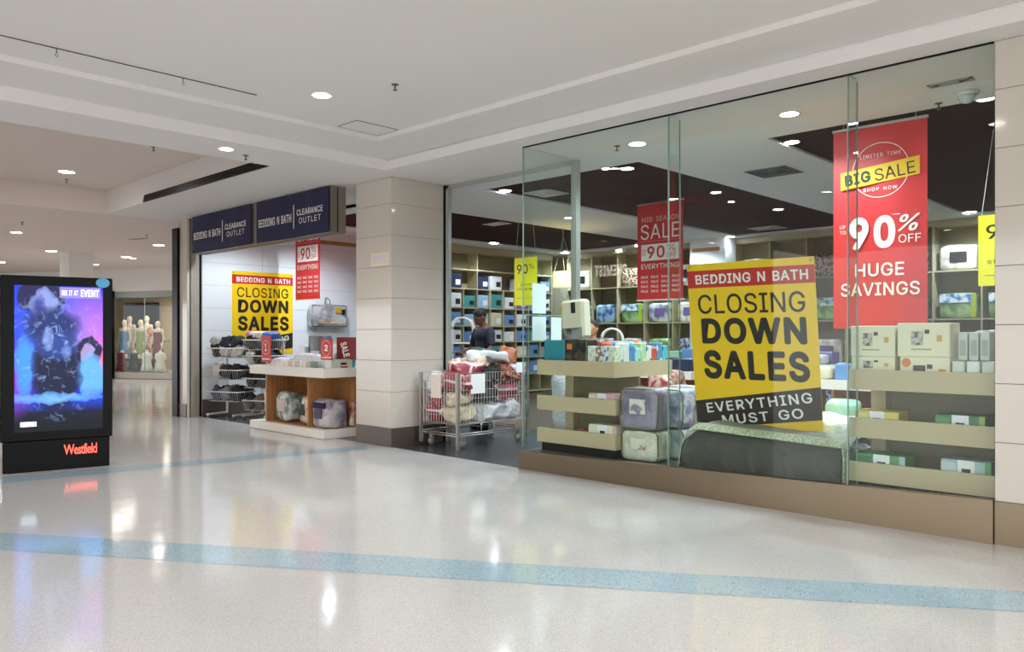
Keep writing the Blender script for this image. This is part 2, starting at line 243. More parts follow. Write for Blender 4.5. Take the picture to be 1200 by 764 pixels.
GLYPHS = {"%":[338,[[99,141,88,141,77,141,68,144,60,149,53,153,47,160,43,168,39,175,37,184,37,194,37,198,37,202,37,206,37,216,39,224,43,232,47,240,53,247,60,251,68,256,77,258,88,258,99,258,108,256,115,251,123,247,128,240,132,232,136,224,138,216,138,206,138,202,138,198,138,194,138,184,136,175,132,168,128,160,122,153,115,149,108,144],[79,164,88,164,96,164,103,167,106,173,110,179,112,186,112,194,112,198,112,202,112,206,112,214,110,221,106,227,103,233,97,236,88,236,79,236,73,233,69,227,65,221,64,214,64,206,64,202,64,198,64,194,64,186,65,179,69,173,73,167],[261,-5,251,-5,240,-5,231,-2,223,2,216,7,210,13,206,21,202,29,200,38,200,48,200,52,200,56,200,60,200,69,202,78,206,86,210,94,216,100,223,105,231,110,240,112,251,112,261,112,271,110,278,105,285,100,291,94,295,86,299,78,300,69,300,60,300,56,300,52,300,48,300,38,299,29,295,21,291,13,285,7,278,2,270,-2],[242,17,251,17,259,17,265,20,269,26,273,32,274,40,274,48,274,52,274,56,274,60,274,68,273,75,269,81,266,87,259,90,251,90,242,90,236,87,232,81,228,75,226,68,226,60,226,56,226,52,226,48,226,40,228,32,232,26,236,20],[76,0,66,0,125,85,183,170,241,254,251,254,260,254,270,254,212,170,154,85,95,0,86,0]]],".":[94,[[54,-2,48,-2,41,-2,36,0,31,4,27,9,25,14,25,20,25,27,27,32,31,37,36,41,41,43,48,43,54,43,59,41,64,37,68,32,71,27,71,20,71,14,68,9,64,4,59,0]]],"0":[227,[[132,-3,113,-3,94,-3,78,2,65,12,52,22,41,37,34,57,27,76,24,100,24,127,24,154,27,178,35,197,42,217,52,232,65,242,79,253,95,258,113,258,132,258,148,253,161,242,175,232,185,217,192,197,199,178,203,154,203,127,203,100,199,76,192,57,185,37,175,22,162,12,148,2],[101,25,113,25,126,25,136,29,145,37,154,45,161,57,165,72,170,87,172,105,172,127,172,149,170,167,165,182,161,198,154,209,145,218,136,226,126,230,113,230,101,230,90,226,82,218,73,209,66,198,62,182,57,167,55,149,55,127,55,105,57,87,62,72,66,57,73,45,82,37,90,29]]],"1":[227,[[91,0,38,0,38,9,38,18,38,27,91,27,143,27,195,27,195,18,195,9,195,0,143,0],[125,254,138,254,138,170,138,85,138,0,127,0,117,0,106,0,106,75,106,149,106,224,106,224,105,224,105,224,84,209,64,194,43,179,43,190,43,202,43,213,62,227,80,241,99,254,112,254]]],"2":[227,[[86,0,32,0,32,8,32,16,32,24,60,54,89,84,117,114,127,125,135,133,141,141,147,149,152,156,155,163,159,170,160,178,160,186,160,195,158,203,154,209,150,216,144,221,137,224,129,228,121,230,112,230,102,230,93,228,86,224,79,220,73,214,69,207,65,199,64,191,64,181,53,181,43,181,33,181,33,196,36,210,43,221,50,233,59,242,72,248,84,255,97,258,112,258,128,258,141,255,153,248,165,242,174,233,181,223,187,212,191,200,191,186,191,177,189,168,185,159,182,150,176,140,168,129,160,118,148,105,133,90,114,70,95,50,76,30,76,30,76,29,76,28,116,28,155,28,195,28,195,19,195,9,195,0,140,0]]],"9":[227,[[97,258,113,258,129,258,143,254,155,247,167,240,177,230,184,217,191,204,194,190,194,173,194,161,192,148,186,135,181,121,171,104,158,84,138,56,119,28,100,0,89,0,77,0,65,0,94,41,122,83,151,124,152,124,153,124,154,124,151,119,148,115,144,111,139,106,134,103,128,101,122,98,116,97,109,97,94,97,80,101,69,107,57,114,48,123,41,134,35,146,32,160,32,176,32,192,35,206,42,218,49,230,59,240,71,247,84,254],[123,230,113,230,103,230,95,228,87,223,79,218,73,212,69,204,65,195,63,186,63,176,63,165,65,156,69,148,73,140,79,133,87,129,95,124,103,122,113,122,123,122,132,124,139,129,147,133,153,139,157,147,162,156,164,165,164,175,164,186,162,195,157,204,153,212,147,218,139,223,132,228]]],"A":[240,[[20,0,8,0,39,85,70,170,101,254,113,254,126,254,138,254,169,170,200,85,231,0,220,0,209,0,198,0,180,50,162,101,144,151,140,161,136,172,132,186,128,200,122,218,116,239,118,239,120,239,123,239,116,217,111,200,106,185,102,171,98,160,95,151,78,101,60,50,43,0,31,0],[98,71,55,71,55,80,55,90,55,99,98,99,142,99,185,99,185,90,185,80,185,71,142,71]]],"B":[228,[[61,0,30,0,30,85,30,170,30,254,60,254,90,254,121,254,138,254,153,251,164,245,176,239,185,231,190,221,196,211,199,199,199,187,199,176,197,167,193,160,190,153,184,147,178,143,172,139,165,135,157,133,157,133,157,132,157,131,166,131,174,128,182,123,189,118,196,111,201,102,206,92,209,81,209,68,209,55,206,44,200,33,194,23,185,15,172,9,160,3,143,0,123,0,92,0],[62,57,62,29,82,29,102,29,122,29,142,29,156,32,165,40,173,47,178,57,178,68,178,77,176,85,171,92,167,99,161,105,153,109,145,113,135,115,124,115,104,115,83,115,62,115,62,86],[62,170,62,143,81,143,100,143,119,143,128,143,137,145,144,148,151,152,157,157,162,163,166,170,168,177,168,186,168,197,164,207,156,214,148,222,136,226,120,226,101,226,82,226,62,226,62,198]]],"C":[255,[[147,-3,134,-3,112,-3,92,2,75,12,58,23,45,38,35,58,25,77,20,100,20,127,20,154,25,177,35,197,45,216,58,231,75,242,92,252,112,258,134,258,147,258,159,256,170,252,182,248,192,243,201,236,210,228,218,220,224,209,230,199,234,187,236,174,226,174,215,174,204,174,202,183,199,191,195,197,190,204,185,210,179,214,172,219,165,222,158,224,150,227,142,228,134,228,118,228,104,224,92,216,79,208,70,197,62,182,55,167,52,149,52,127,52,105,55,87,63,72,70,57,80,46,92,38,104,30,118,26,134,26,142,26,150,28,158,30,165,32,172,36,179,40,185,45,190,50,195,57,199,64,202,72,204,80,215,80,226,80,236,80,234,67,230,56,224,45,218,35,210,26,201,19,192,12,182,6,170,2,159,-2]]],"D":[251,[[135,0,109,0,89,0,68,0,48,0,48,10,48,19,48,29,68,29,88,29,107,29,128,29,145,32,159,40,173,48,183,60,189,75,196,89,200,107,200,128,200,148,196,166,190,180,183,195,173,206,160,214,147,222,130,226,110,226,89,226,68,226,47,226,47,235,47,245,47,254,69,254,91,254,113,254,137,254,159,249,176,239,194,229,207,214,217,196,226,177,231,154,231,128,231,101,226,78,217,59,207,40,193,26,175,15,157,5],[52,254,62,254,62,170,62,85,62,0,52,0,41,0,30,0,30,85,30,170,30,254,41,254]]],"E":[209,[[83,0,30,0,30,85,30,170,30,254,82,254,134,254,186,254,186,245,186,235,186,226,145,226,104,226,62,226,62,198,62,171,62,143,101,143,139,143,178,143,178,133,178,124,178,114,139,114,101,114,62,114,62,86,62,57,62,29,104,29,146,29,188,29,188,19,188,10,188,0,135,0]]],"F":[205,[[41,0,30,0,30,85,30,170,30,254,82,254,133,254,185,254,185,245,185,235,185,226,144,226,103,226,62,226,62,197,62,168,62,139,99,139,136,139,173,139,173,130,173,120,173,111,136,111,99,111,62,111,62,74,62,37,62,0,52,0]]],"G":[260,[[155,-3,134,-3,112,-3,92,2,75,13,58,23,44,38,35,58,25,77,20,100,20,127,20,154,25,177,35,197,44,216,57,231,74,242,91,252,111,258,132,258,146,258,158,256,170,252,182,248,192,242,202,235,211,227,218,218,225,208,231,198,235,187,237,174,226,174,215,174,204,174,201,183,198,190,194,197,189,203,184,209,178,213,172,218,165,222,158,224,150,227,142,228,133,228,118,228,104,224,92,216,79,208,70,197,62,182,55,167,52,149,52,127,52,105,55,87,63,72,70,57,80,46,92,38,105,30,119,26,134,26,149,26,161,30,172,36,183,42,192,50,198,62,204,73,207,86,207,101,211,101,214,100,217,100,192,100,167,100,141,100,141,109,141,118,141,128,174,128,206,128,239,128,239,119,239,109,239,100,239,79,234,61,225,45,216,30,204,18,188,9,173,1]]],"H":[258,[[41,0,30,0,30,85,30,170,30,254,41,254,52,254,62,254,62,218,62,181,62,144,107,144,152,144,196,144,196,181,196,218,196,254,207,254,218,254,228,254,228,170,228,85,228,0,218,0,207,0,196,0,196,39,196,77,196,116,152,116,107,116,62,116,62,77,62,39,62,0,52,0]]],"I":[150,[[55,0,16,0,16,10,16,19,16,29,30,29,45,29,59,29,59,94,59,160,59,226,45,226,30,226,16,226,16,235,16,245,16,254,55,254,95,254,135,254,135,245,135,235,135,226,120,226,106,226,91,226,91,160,91,94,91,29,106,29,120,29,135,29,135,19,135,10,135,0,95,0]]],"K":[233,[[73,95,52,73,52,84,52,96,52,108,58,116,64,123,70,131,75,138,81,145,87,152,93,159,99,165,106,172,131,199,156,227,182,254,196,254,210,254,224,254,188,216,152,177,116,138,115,138,114,138,114,138,93,116],[41,0,30,0,30,85,30,170,30,254,41,254,52,254,62,254,62,225,62,196,62,167,62,149,62,131,62,112,62,107,62,102,62,97,62,64,62,32,62,0,52,0],[199,0,186,0,155,43,125,86,94,130,101,138,107,146,114,155,151,103,188,52,224,0,212,0]]],"L":[196,[[80,0,30,0,30,85,30,170,30,254,41,254,52,254,62,254,62,179,62,104,62,29,102,29,141,29,181,29,181,19,181,10,181,0,130,0]]],"M":[314,[[40,0,30,0,30,85,30,170,30,254,45,254,61,254,76,254,97,201,118,147,139,94,140,90,142,85,144,79,146,74,148,68,150,61,152,55,154,48,156,42,158,35,159,30,161,24,158,24,156,24,154,24,155,29,157,35,159,41,161,48,163,54,165,61,167,67,169,73,171,79,173,85,175,90,176,94,197,147,217,201,238,254,253,254,269,254,284,254,284,170,284,85,284,0,273,0,263,0,252,0,252,48,252,97,252,145,252,151,252,157,252,163,252,170,252,177,253,184,253,192,253,199,253,207,253,214,253,221,253,229,254,229,255,229,256,229,254,221,251,213,249,205,246,197,244,189,241,181,238,174,236,167,234,161,231,155,229,150,228,145,209,97,190,48,171,0,162,0,152,0,143,0,124,48,104,97,85,145,84,149,82,154,80,160,77,166,75,173,72,181,70,188,67,196,65,204,62,212,59,220,56,229,57,229,58,229,59,229,60,222,60,215,60,208,60,201,60,193,60,186,61,178,61,171,61,164,61,157,61,151,61,145,61,97,61,48,61,0,51,0]]],"N":[262,[[41,0,30,0,30,85,30,170,30,254,43,254,55,254,68,254,103,200,137,146,172,91,174,87,178,82,181,75,185,69,189,61,194,53,198,45,203,37,207,27,205,27,204,27,202,27,201,36,201,45,200,54,200,63,200,71,200,79,199,86,199,92,199,97,199,150,199,202,199,254,210,254,221,254,232,254,232,170,232,85,232,0,219,0,206,0,193,0,163,48,132,97,101,145,97,151,93,158,89,165,84,172,80,181,74,191,68,200,62,212,54,226,56,226,58,227,60,227,60,214,61,203,61,192,62,181,62,172,62,164,62,156,62,150,62,145,62,97,62,48,62,0,52,0]]],"O":[267,[[155,-3,133,-3,112,-3,92,2,75,12,58,23,45,38,35,58,25,77,20,100,20,127,20,154,25,177,35,197,45,216,58,231,75,242,92,252,112,258,133,258,155,258,175,252,192,242,209,231,222,216,232,197,242,177,247,154,247,127,247,100,242,77,232,58,222,38,209,23,192,12,175,2],[118,26,133,26,149,26,162,30,175,38,187,46,197,57,204,72,211,87,215,105,215,127,215,149,211,167,204,182,197,197,187,209,175,216,162,224,149,228,133,228,118,228,104,224,92,216,80,209,70,197,63,182,55,167,52,149,52,127,52,105,55,87,63,72,70,57,80,46,92,38,104,30]]],"P":[222,[[41,0,30,0,30,85,30,170,30,254,59,254,88,254,118,254,137,254,153,251,166,244,179,237,189,227,195,215,201,203,204,189,204,174,204,159,201,145,195,133,189,120,179,111,166,104,153,96,137,93,118,93,97,93,76,93,55,93,55,102,55,112,55,121,75,121,96,121,116,121,130,121,140,123,149,128,157,133,163,139,167,147,170,155,172,164,172,174,172,184,170,193,167,201,163,209,157,215,148,219,140,224,129,226,116,226,98,226,80,226,62,226,62,151,62,75,62,0,52,0]]],"R":[224,[[41,0,30,0,30,85,30,170,30,254,59,254,89,254,118,254,138,254,154,251,167,244,179,238,189,228,195,217,202,205,205,191,205,176,205,161,202,147,195,136,189,124,179,115,166,109,154,102,137,99,118,99,95,99,71,99,48,99,48,108,48,118,48,128,71,128,94,128,117,128,130,128,141,129,149,133,157,137,163,143,167,150,171,158,173,166,173,176,173,186,171,195,167,202,163,210,157,216,149,220,141,224,130,226,116,226,98,226,80,226,62,226,62,151,62,75,62,0,52,0],[189,0,177,0,156,38,136,76,115,115,127,115,139,115,151,115,172,76,193,38,214,0,201,0]]],"S":[223,[[131,-4,112,-4,93,-4,77,-1,64,5,50,11,40,19,32,30,24,41,20,54,19,68,30,68,41,68,52,68,53,58,56,50,62,44,67,37,74,33,83,29,92,26,102,25,112,25,123,25,134,26,143,30,152,34,159,39,165,46,170,53,173,61,173,70,173,78,171,84,166,89,162,95,155,99,148,102,140,106,132,109,122,111,112,114,102,117,92,120,71,125,55,134,43,145,32,155,26,169,26,186,26,201,30,213,37,224,45,235,56,243,69,249,82,255,97,258,114,258,130,258,145,255,158,249,171,243,181,235,189,224,196,214,200,202,200,189,190,189,179,189,169,189,167,202,161,212,151,219,141,226,128,229,112,229,102,229,92,227,84,224,75,220,69,215,64,209,60,203,58,196,58,188,58,179,60,172,65,167,71,161,77,157,85,154,92,151,99,148,106,147,115,144,123,142,132,140,140,138,147,135,156,132,164,128,172,124,179,119,187,113,193,107,197,99,202,91,204,81,204,69,204,55,201,43,193,32,186,21,175,12,162,5,148,-1]]],"T":[224,[[43,226,16,226,16,235,16,245,16,254,80,254,144,254,208,254,208,245,208,235,208,226,182,226,155,226,128,226,128,151,128,75,128,0,118,0,107,0,96,0,96,75,96,151,96,226,69,226]]],"U":[259,[[149,-4,129,-4,109,-4,92,0,77,8,62,16,51,26,42,40,34,54,30,69,30,87,30,142,30,198,30,254,41,254,51,254,62,254,62,199,62,144,62,89,62,77,65,66,70,57,76,47,84,39,94,34,104,29,116,26,129,26,143,26,155,29,165,34,175,39,183,47,188,57,194,66,196,77,196,89,196,144,196,199,196,254,207,254,218,254,229,254,229,198,229,142,229,87,229,69,224,54,216,40,208,26,197,16,182,8,167,0]]],"V":[240,[[114,0,102,0,71,85,39,170,8,254,20,254,31,254,42,254,60,204,78,154,96,103,99,95,103,83,108,69,112,54,118,37,124,15,122,15,119,15,117,15,124,37,129,55,133,69,138,83,142,95,145,103,162,154,180,204,197,254,209,254,220,254,231,254,201,170,170,85,139,0,127,0]]],"W":[343,[[90,0,78,0,54,85,31,170,8,254,19,254,30,254,41,254,55,202,68,150,82,98,84,90,86,81,88,73,90,64,92,56,93,47,95,38,97,29,98,20,97,20,96,20,95,20,96,29,98,38,100,47,102,56,104,64,106,73,108,81,110,90,112,98,126,150,139,202,153,254,165,254,178,254,190,254,203,202,217,150,231,98,233,90,235,81,237,73,239,64,241,56,243,47,245,38,247,29,249,20,247,20,246,20,244,20,246,29,248,38,249,47,251,56,253,64,255,73,257,81,259,90,261,98,275,150,288,202,302,254,313,254,324,254,335,254,312,170,288,85,265,0,253,0,240,0,228,0,213,54,198,108,184,161,181,172,178,183,176,196,173,208,170,222,168,237,170,237,173,237,175,237,172,223,170,209,167,197,165,185,162,173,159,161,144,108,130,54,115,0,103,0]]],"Y":[236,[[112,0,102,0,102,35,102,69,102,104,71,154,39,204,8,254,21,254,33,254,46,254,62,227,79,200,96,172,102,163,107,154,111,146,116,138,120,127,125,115,120,115,116,115,112,115,116,128,121,138,126,146,130,155,135,163,140,172,157,200,174,227,191,254,203,254,215,254,228,254,196,204,165,154,134,104,134,69,134,35,134,0,123,0]]],"_":[159,[[106,0,159,0,159,-9,159,-19,159,-28,106,-28,53,-28,0,-28,0,-19,0,-9,0,0,53,0]]],"a":[195,[[91,-4,80,-4,68,-4,57,-2,47,2,37,7,30,14,24,22,18,31,15,42,15,54,15,65,17,74,22,80,26,87,32,93,39,97,46,100,54,103,63,105,71,107,80,109,89,110,100,111,110,113,117,113,124,114,129,116,133,117,136,119,138,123,138,127,138,128,138,128,138,128,138,136,136,143,133,148,130,154,126,158,120,161,114,164,107,165,98,165,89,165,81,164,75,161,68,158,63,155,59,150,55,146,52,142,50,137,40,140,30,143,20,146,25,157,31,166,39,173,47,180,56,185,66,188,77,191,87,192,97,192,104,192,111,191,119,190,128,188,135,185,143,180,150,176,156,169,161,160,166,151,168,140,168,126,168,84,168,42,168,0,158,0,148,0,138,0,138,9,138,17,138,26,138,26,137,26,136,26,134,22,131,17,126,12,121,8,115,4,108,1,100,-3],[78,23,85,23,97,23,106,25,114,29,122,34,128,40,132,47,136,54,138,61,138,69,138,78,138,86,138,95,137,93,134,92,130,91,126,90,121,89,116,88,110,87,105,86,100,86,95,85,91,84,88,84,80,83,74,82,67,79,61,77,56,74,52,70,48,65,46,60,46,52,46,46,48,40,51,36,54,32,59,28,65,26,71,24]]],"b":[212,[[131,-4,115,-4,103,-4,94,-2,86,2,79,6,73,10,69,16,65,21,61,25,59,29,58,29,57,29,56,29,56,20,56,10,56,0,46,0,36,0,26,0,26,85,26,170,26,254,36,254,47,254,57,254,57,223,57,191,57,160,58,160,58,160,59,160,61,163,65,168,69,173,73,178,78,182,86,186,93,190,103,192,115,192,130,192,144,188,156,180,169,172,178,161,185,146,192,132,195,114,195,94,195,74,192,57,185,42,178,28,169,16,157,8,145,0],[99,23,110,23,122,23,132,27,140,33,148,39,154,48,158,58,162,69,164,81,164,95,164,108,162,120,158,131,154,141,148,150,140,156,132,162,122,165,110,165,98,165,89,162,81,156,73,150,67,142,62,131,58,121,56,109,56,95,56,81,58,68,63,58,67,47,73,38,81,32,89,26]]],"c":[198,[[113,-4,104,-4,86,-4,71,0,58,8,45,16,35,28,28,43,21,57,17,74,17,94,17,114,21,131,28,146,35,160,45,172,58,180,71,188,86,192,104,192,113,192,122,191,130,189,138,186,146,183,153,178,159,173,165,168,170,161,175,154,178,147,181,138,171,136,161,133,151,131,150,136,148,140,145,145,142,149,139,152,135,155,131,158,126,161,121,162,116,164,110,165,104,165,91,165,81,162,73,155,64,149,58,140,54,129,50,118,48,107,48,94,48,81,50,69,54,59,58,48,64,39,73,33,81,26,91,23,104,23,110,23,116,24,121,26,127,27,131,30,135,33,139,36,143,40,146,44,149,49,151,53,152,59,162,56,172,54,181,51,179,43,175,35,171,28,166,21,160,16,153,11,146,6,139,2,130,0,122,-3]]],"d":[212,[[109,-4,98,-4,82,-4,68,0,56,8,44,16,34,28,27,42,20,57,17,74,17,94,17,114,21,132,27,146,34,161,44,172,56,180,68,188,82,192,98,192,110,192,119,190,126,186,134,182,139,178,144,173,148,168,151,163,153,160,154,160,155,160,155,160,155,191,155,223,155,254,166,254,176,254,186,254,186,170,186,85,186,0,176,0,166,0,156,0,156,10,156,20,156,29,155,29,154,29,153,29,151,25,148,21,143,16,139,10,133,6,126,2,119,-2],[91,23,102,23,114,23,124,26,132,32,140,38,146,47,150,58,154,68,156,81,156,95,156,109,154,121,150,131,146,142,140,150,132,156,124,162,114,165,102,165,90,165,80,162,72,156,64,150,58,141,54,131,50,120,48,108,48,95,48,81,50,69,54,58,58,48,64,39,73,33,81,27]]],"e":[202,[[119,-4,106,-4,88,-4,72,0,58,8,45,16,35,28,28,42,21,57,17,74,17,93,17,113,21,130,28,145,35,160,45,171,58,180,70,188,85,192,103,192,113,192,123,190,133,187,143,184,152,178,160,170,168,163,174,153,179,141,183,129,186,114,186,97,186,93,186,89,186,85,136,85,87,85,37,85,37,93,37,102,37,110,81,110,125,110,169,110,164,107,160,104,155,101,155,114,153,125,149,134,145,144,139,151,131,157,124,162,114,165,103,165,91,165,81,162,73,157,65,151,59,144,54,135,50,126,48,116,48,105,48,100,48,94,48,89,48,75,50,63,55,53,60,43,67,36,76,31,84,26,94,23,106,23,114,23,121,24,127,26,133,29,138,32,143,36,147,41,151,46,153,53,163,50,173,48,182,45,180,36,175,27,168,20,160,12,152,6,141,2,131,-2]]],"f":[127,[[77,190,114,190,114,181,114,172,114,164,77,164,40,164,3,164,3,172,3,181,3,190,40,190],[50,0,40,0,40,72,40,144,40,216,40,227,43,236,48,243,53,250,59,256,68,259,76,263,84,265,94,265,101,265,106,264,111,263,116,262,119,261,121,260,119,252,116,243,114,234,112,235,110,235,107,236,105,237,101,237,97,237,88,237,81,235,77,230,73,225,71,218,71,209,71,140,71,70,71,0,61,0]]],"i":[83,[[36,0,26,0,26,63,26,126,26,190,36,190,47,190,57,190,57,126,57,63,57,0,47,0],[48,221,42,221,36,221,31,223,27,227,23,231,21,236,21,242,21,247,23,252,27,256,31,260,36,262,42,262,48,262,53,260,57,256,61,252,63,247,63,242,63,236,61,231,57,227,53,223]]],"l":[95,[[73,-1,70,-1,55,-1,44,3,37,10,30,18,26,28,26,42,26,113,26,184,26,254,36,254,47,254,57,254,57,186,57,118,57,49,57,41,58,35,60,31,62,28,67,26,73,26,76,26,78,26,80,26,82,27,83,27,85,27,87,19,88,10,90,1,88,1,85,0,81,0,77,-1]]],"m":[305,[[36,0,26,0,26,63,26,126,26,190,36,190,46,190,56,190,56,176,56,162,56,148,55,148,55,148,54,148,56,158,61,166,66,173,72,180,79,185,86,188,94,191,101,193,110,193,124,193,135,189,144,180,152,172,158,161,160,147,159,147,158,147,156,147,158,157,163,165,169,172,175,178,182,184,190,187,199,191,208,193,218,193,229,193,239,191,249,186,258,181,265,174,270,164,276,155,278,142,278,128,278,85,278,43,278,0,268,0,258,0,248,0,248,42,248,85,248,127,248,141,244,150,236,156,229,162,220,165,209,165,201,165,193,163,187,160,181,156,176,151,173,145,169,139,168,132,168,124,168,82,168,41,168,0,157,0,147,0,137,0,137,43,137,87,137,130,137,140,134,149,126,156,119,162,111,165,100,165,92,165,85,164,79,160,72,157,67,151,63,145,59,138,57,129,57,119,57,79,57,40,57,0,47,0]]],"o":[208,[[121,-4,104,-4,86,-4,71,0,58,8,45,16,35,28,28,43,21,57,17,74,17,94,17,114,21,131,28,146,35,160,45,172,58,180,71,188,86,192,104,192,121,192,136,188,149,180,162,172,172,160,180,146,187,131,191,114,191,94,191,74,187,57,180,43,172,28,162,16,149,8,136,0],[91,23,104,23,116,23,127,26,135,33,143,39,150,48,154,59,158,69,160,81,160,94,160,106,158,118,154,129,150,140,143,149,135,155,127,162,116,165,104,165,91,165,81,162,73,155,64,149,58,140,54,129,50,118,48,107,48,94,48,81,50,69,54,59,58,48,64,39,73,33,81,26]]],"q":[212,[[186,16,186,-71,176,-71,166,-71,155,-71,155,-38,155,-4,155,29,155,29,154,29,153,29,151,25,148,21,143,16,139,10,133,6,126,2,119,-2,109,-4,98,-4,82,-4,68,0,56,8,44,16,34,28,27,42,20,57,17,74,17,94,17,114,21,132,27,146,34,161,44,172,56,180,68,188,82,192,98,192,110,192,119,190,126,186,134,182,139,178,144,173,148,168,151,163,153,160,154,160,155,160,156,160,156,170,156,180,156,190,166,190,176,190,186,190,186,103],[91,23,102,23,114,23,124,26,132,32,140,38,146,47,150,58,154,68,156,81,156,95,156,109,154,121,150,131,146,142,140,150,132,156,124,162,114,165,102,165,90,165,80,162,72,156,64,150,58,141,54,131,50,120,48,108,48,95,48,81,50,69,54,58,58,48,64,39,73,33,81,27]]],"r":[130,[[36,0,26,0,26,63,26,126,26,190,36,190,46,190,56,190,56,180,56,170,56,160,56,160,57,160,58,160,61,170,67,178,76,184,85,189,95,192,107,192,109,192,112,192,115,192,118,192,120,192,122,192,122,182,122,171,122,161,121,161,119,162,115,162,111,163,108,163,103,163,95,163,87,161,80,157,72,154,67,148,63,142,59,135,57,127,57,118,57,79,57,39,57,0,47,0]]],"s":[182,[[106,-4,91,-4,78,-4,66,-2,56,2,46,6,37,11,31,19,24,27,20,36,18,47,27,49,37,51,47,53,49,43,54,35,62,30,70,25,79,23,91,23,104,23,114,26,122,31,130,37,134,44,134,51,134,58,132,63,127,68,122,72,115,75,106,78,96,80,85,83,75,85,57,89,45,95,36,104,28,113,23,124,23,137,23,148,26,157,33,166,39,174,47,181,58,185,68,190,80,192,94,192,107,192,118,190,127,186,136,182,144,177,149,170,155,162,159,154,162,145,153,143,143,141,134,139,132,146,127,152,121,158,115,163,106,166,94,166,82,166,73,164,65,158,58,153,54,147,54,139,54,132,57,126,62,122,67,117,75,114,86,111,95,109,105,107,115,105,132,101,145,94,153,86,161,77,166,66,166,53,166,42,162,32,156,24,150,15,141,8,130,3,119,-2]]],"t":[114,[[69,190,102,190,102,181,102,172,102,164,69,164,36,164,3,164,3,172,3,181,3,190,36,190],[32,173,32,236,43,236,53,236,63,236,63,173,63,111,63,49,63,41,65,34,68,31,71,27,77,25,85,25,87,25,90,25,93,26,96,26,98,26,101,27,103,18,105,10,107,1,103,0,100,-1,96,-1,92,-2,88,-2,84,-2,68,-2,55,2,46,11,37,19,32,31,32,46,32,109]]],"u":[205,[[105,-3,91,-3,78,-3,67,0,57,5,48,11,40,19,35,29,29,40,26,53,26,69,26,110,26,150,26,190,36,190,47,190,57,190,57,150,57,111,57,72,57,57,61,46,68,37,76,29,87,25,100,25,109,25,117,27,125,31,132,35,137,41,142,48,146,56,148,65,148,76,148,114,148,152,148,190,158,190,168,190,179,190,179,126,179,63,179,0,169,0,159,0,149,0,149,15,149,31,149,46,151,46,152,46,154,46,148,28,139,16,129,8,118,1]]]}
ORD = ['first','second','third','fourth','fifth','sixth','seventh','eighth','ninth','tenth','eleventh','twelfth','thirteenth','fourteenth','fifteenth','sixteenth','seventeenth','eighteenth','nineteenth','twentieth']

# ------------------------------------------------------------------ materials of the setting
def terrazzo(name, base, chips, rough=.09):
    m = bpy.data.materials.new(name); m.use_nodes = True; MC[name] = m
    nt = m.node_tree; b = nt.nodes['Principled BSDF']; L = nt.links.new
    g = nt.nodes.new('ShaderNodeNewGeometry')
    prev = None
    big = nt.nodes.new('ShaderNodeTexNoise'); big.inputs['Scale'].default_value = .7; big.inputs['Detail'].default_value = 3; L(g.outputs['Position'], big.inputs['Vector'])
    mx = nt.nodes.new('ShaderNodeMix'); mx.data_type = 'RGBA'; c = lin(base)
    mx.inputs['A'].default_value = tuple(v*.93 for v in c[:3])+(1,); mx.inputs['B'].default_value = tuple(min(1, v*1.06) for v in c[:3])+(1,)
    L(big.outputs['Fac'], mx.inputs['Factor']); prev = mx.outputs['Result']
    for sc, th, col in chips:
        v = nt.nodes.new('ShaderNodeTexVoronoi'); v.inputs['Scale'].default_value = sc; L(g.outputs['Position'], v.inputs['Vector'])
        wn = nt.nodes.new('ShaderNodeTexWhiteNoise'); L(v.outputs['Position'], wn.inputs['Vector'])
        lt = nt.nodes.new('ShaderNodeMath'); lt.operation = 'LESS_THAN'; lt.inputs[1].default_value = th; L(wn.outputs['Value'], lt.inputs[0])
        d = nt.nodes.new('ShaderNodeMath'); d.operation = 'LESS_THAN'; d.inputs[1].default_value = .45; L(v.outputs['Distance'], d.inputs[0])
        mu = nt.nodes.new('ShaderNodeMath'); mu.operation = 'MULTIPLY'; L(lt.outputs[0], mu.inputs[0]); L(d.outputs[0], mu.inputs[1])
        x = nt.nodes.new('ShaderNodeMix'); x.data_type = 'RGBA'; L(mu.outputs[0], x.inputs['Factor']); L(prev, x.inputs['A']); x.inputs['B'].default_value = lin(col); prev = x.outputs['Result']
    L(prev, b.inputs['Base Color'])
    b.inputs['Roughness'].default_value = rough; b.inputs['IOR'].default_value = 1.6
    # polished stone: slow undulation and fine wear in the gloss
    n2 = nt.nodes.new('ShaderNodeTexNoise'); n2.inputs['Scale'].default_value = 3; L(g.outputs['Position'], n2.inputs['Vector'])
    mr = nt.nodes.new('ShaderNodeMapRange'); mr.inputs['To Min'].default_value = rough*.7; mr.inputs['To Max'].default_value = rough*1.6
    L(n2.outputs['Fac'], mr.inputs['Value']); L(mr.outputs[0], b.inputs['Roughness'])
    n3 = nt.nodes.new('ShaderNodeTexNoise'); n3.inputs['Scale'].default_value = 5; L(g.outputs['Position'], n3.inputs['Vector'])
    bp = nt.nodes.new('ShaderNodeBump'); bp.inputs['Strength'].default_value = .12; bp.inputs['Distance'].default_value = .012
    L(n3.outputs['Fac'], bp.inputs['Height']); L(bp.outputs['Normal'], b.inputs['Normal'])
    return m
M_floor = terrazzo('cream_terrazzo', 'c1c0bf', [(120, .22, 'bab4ad'), (170, .16, 'dcd9d3'), (190, .10, '9c968f')])
M_blue = terrazzo('blue_terrazzo', '9fb4bf', [(95, .2, '8ba5b4'), (120, .12, 'c2cfd4'), (110, .06, '44505a')])
M_dark = pm('charcoal_floor_tile', '3a3b3f', .25, .12, 3, spec=.6)
M_wood_floor = pm('brown_shop_floor', '5a4334', .3, .2, 4)
M_ceil = pm('white_ceiling_paint', 'e0dcd8', .85, .015, 1)
M_ceil2 = pm('warm_ceiling_paint', 'dccfc8', .85, .015, 1)
M_shopceil = pm('shop_ceiling_paint', 'dfe2e6', .8, .01, 1)
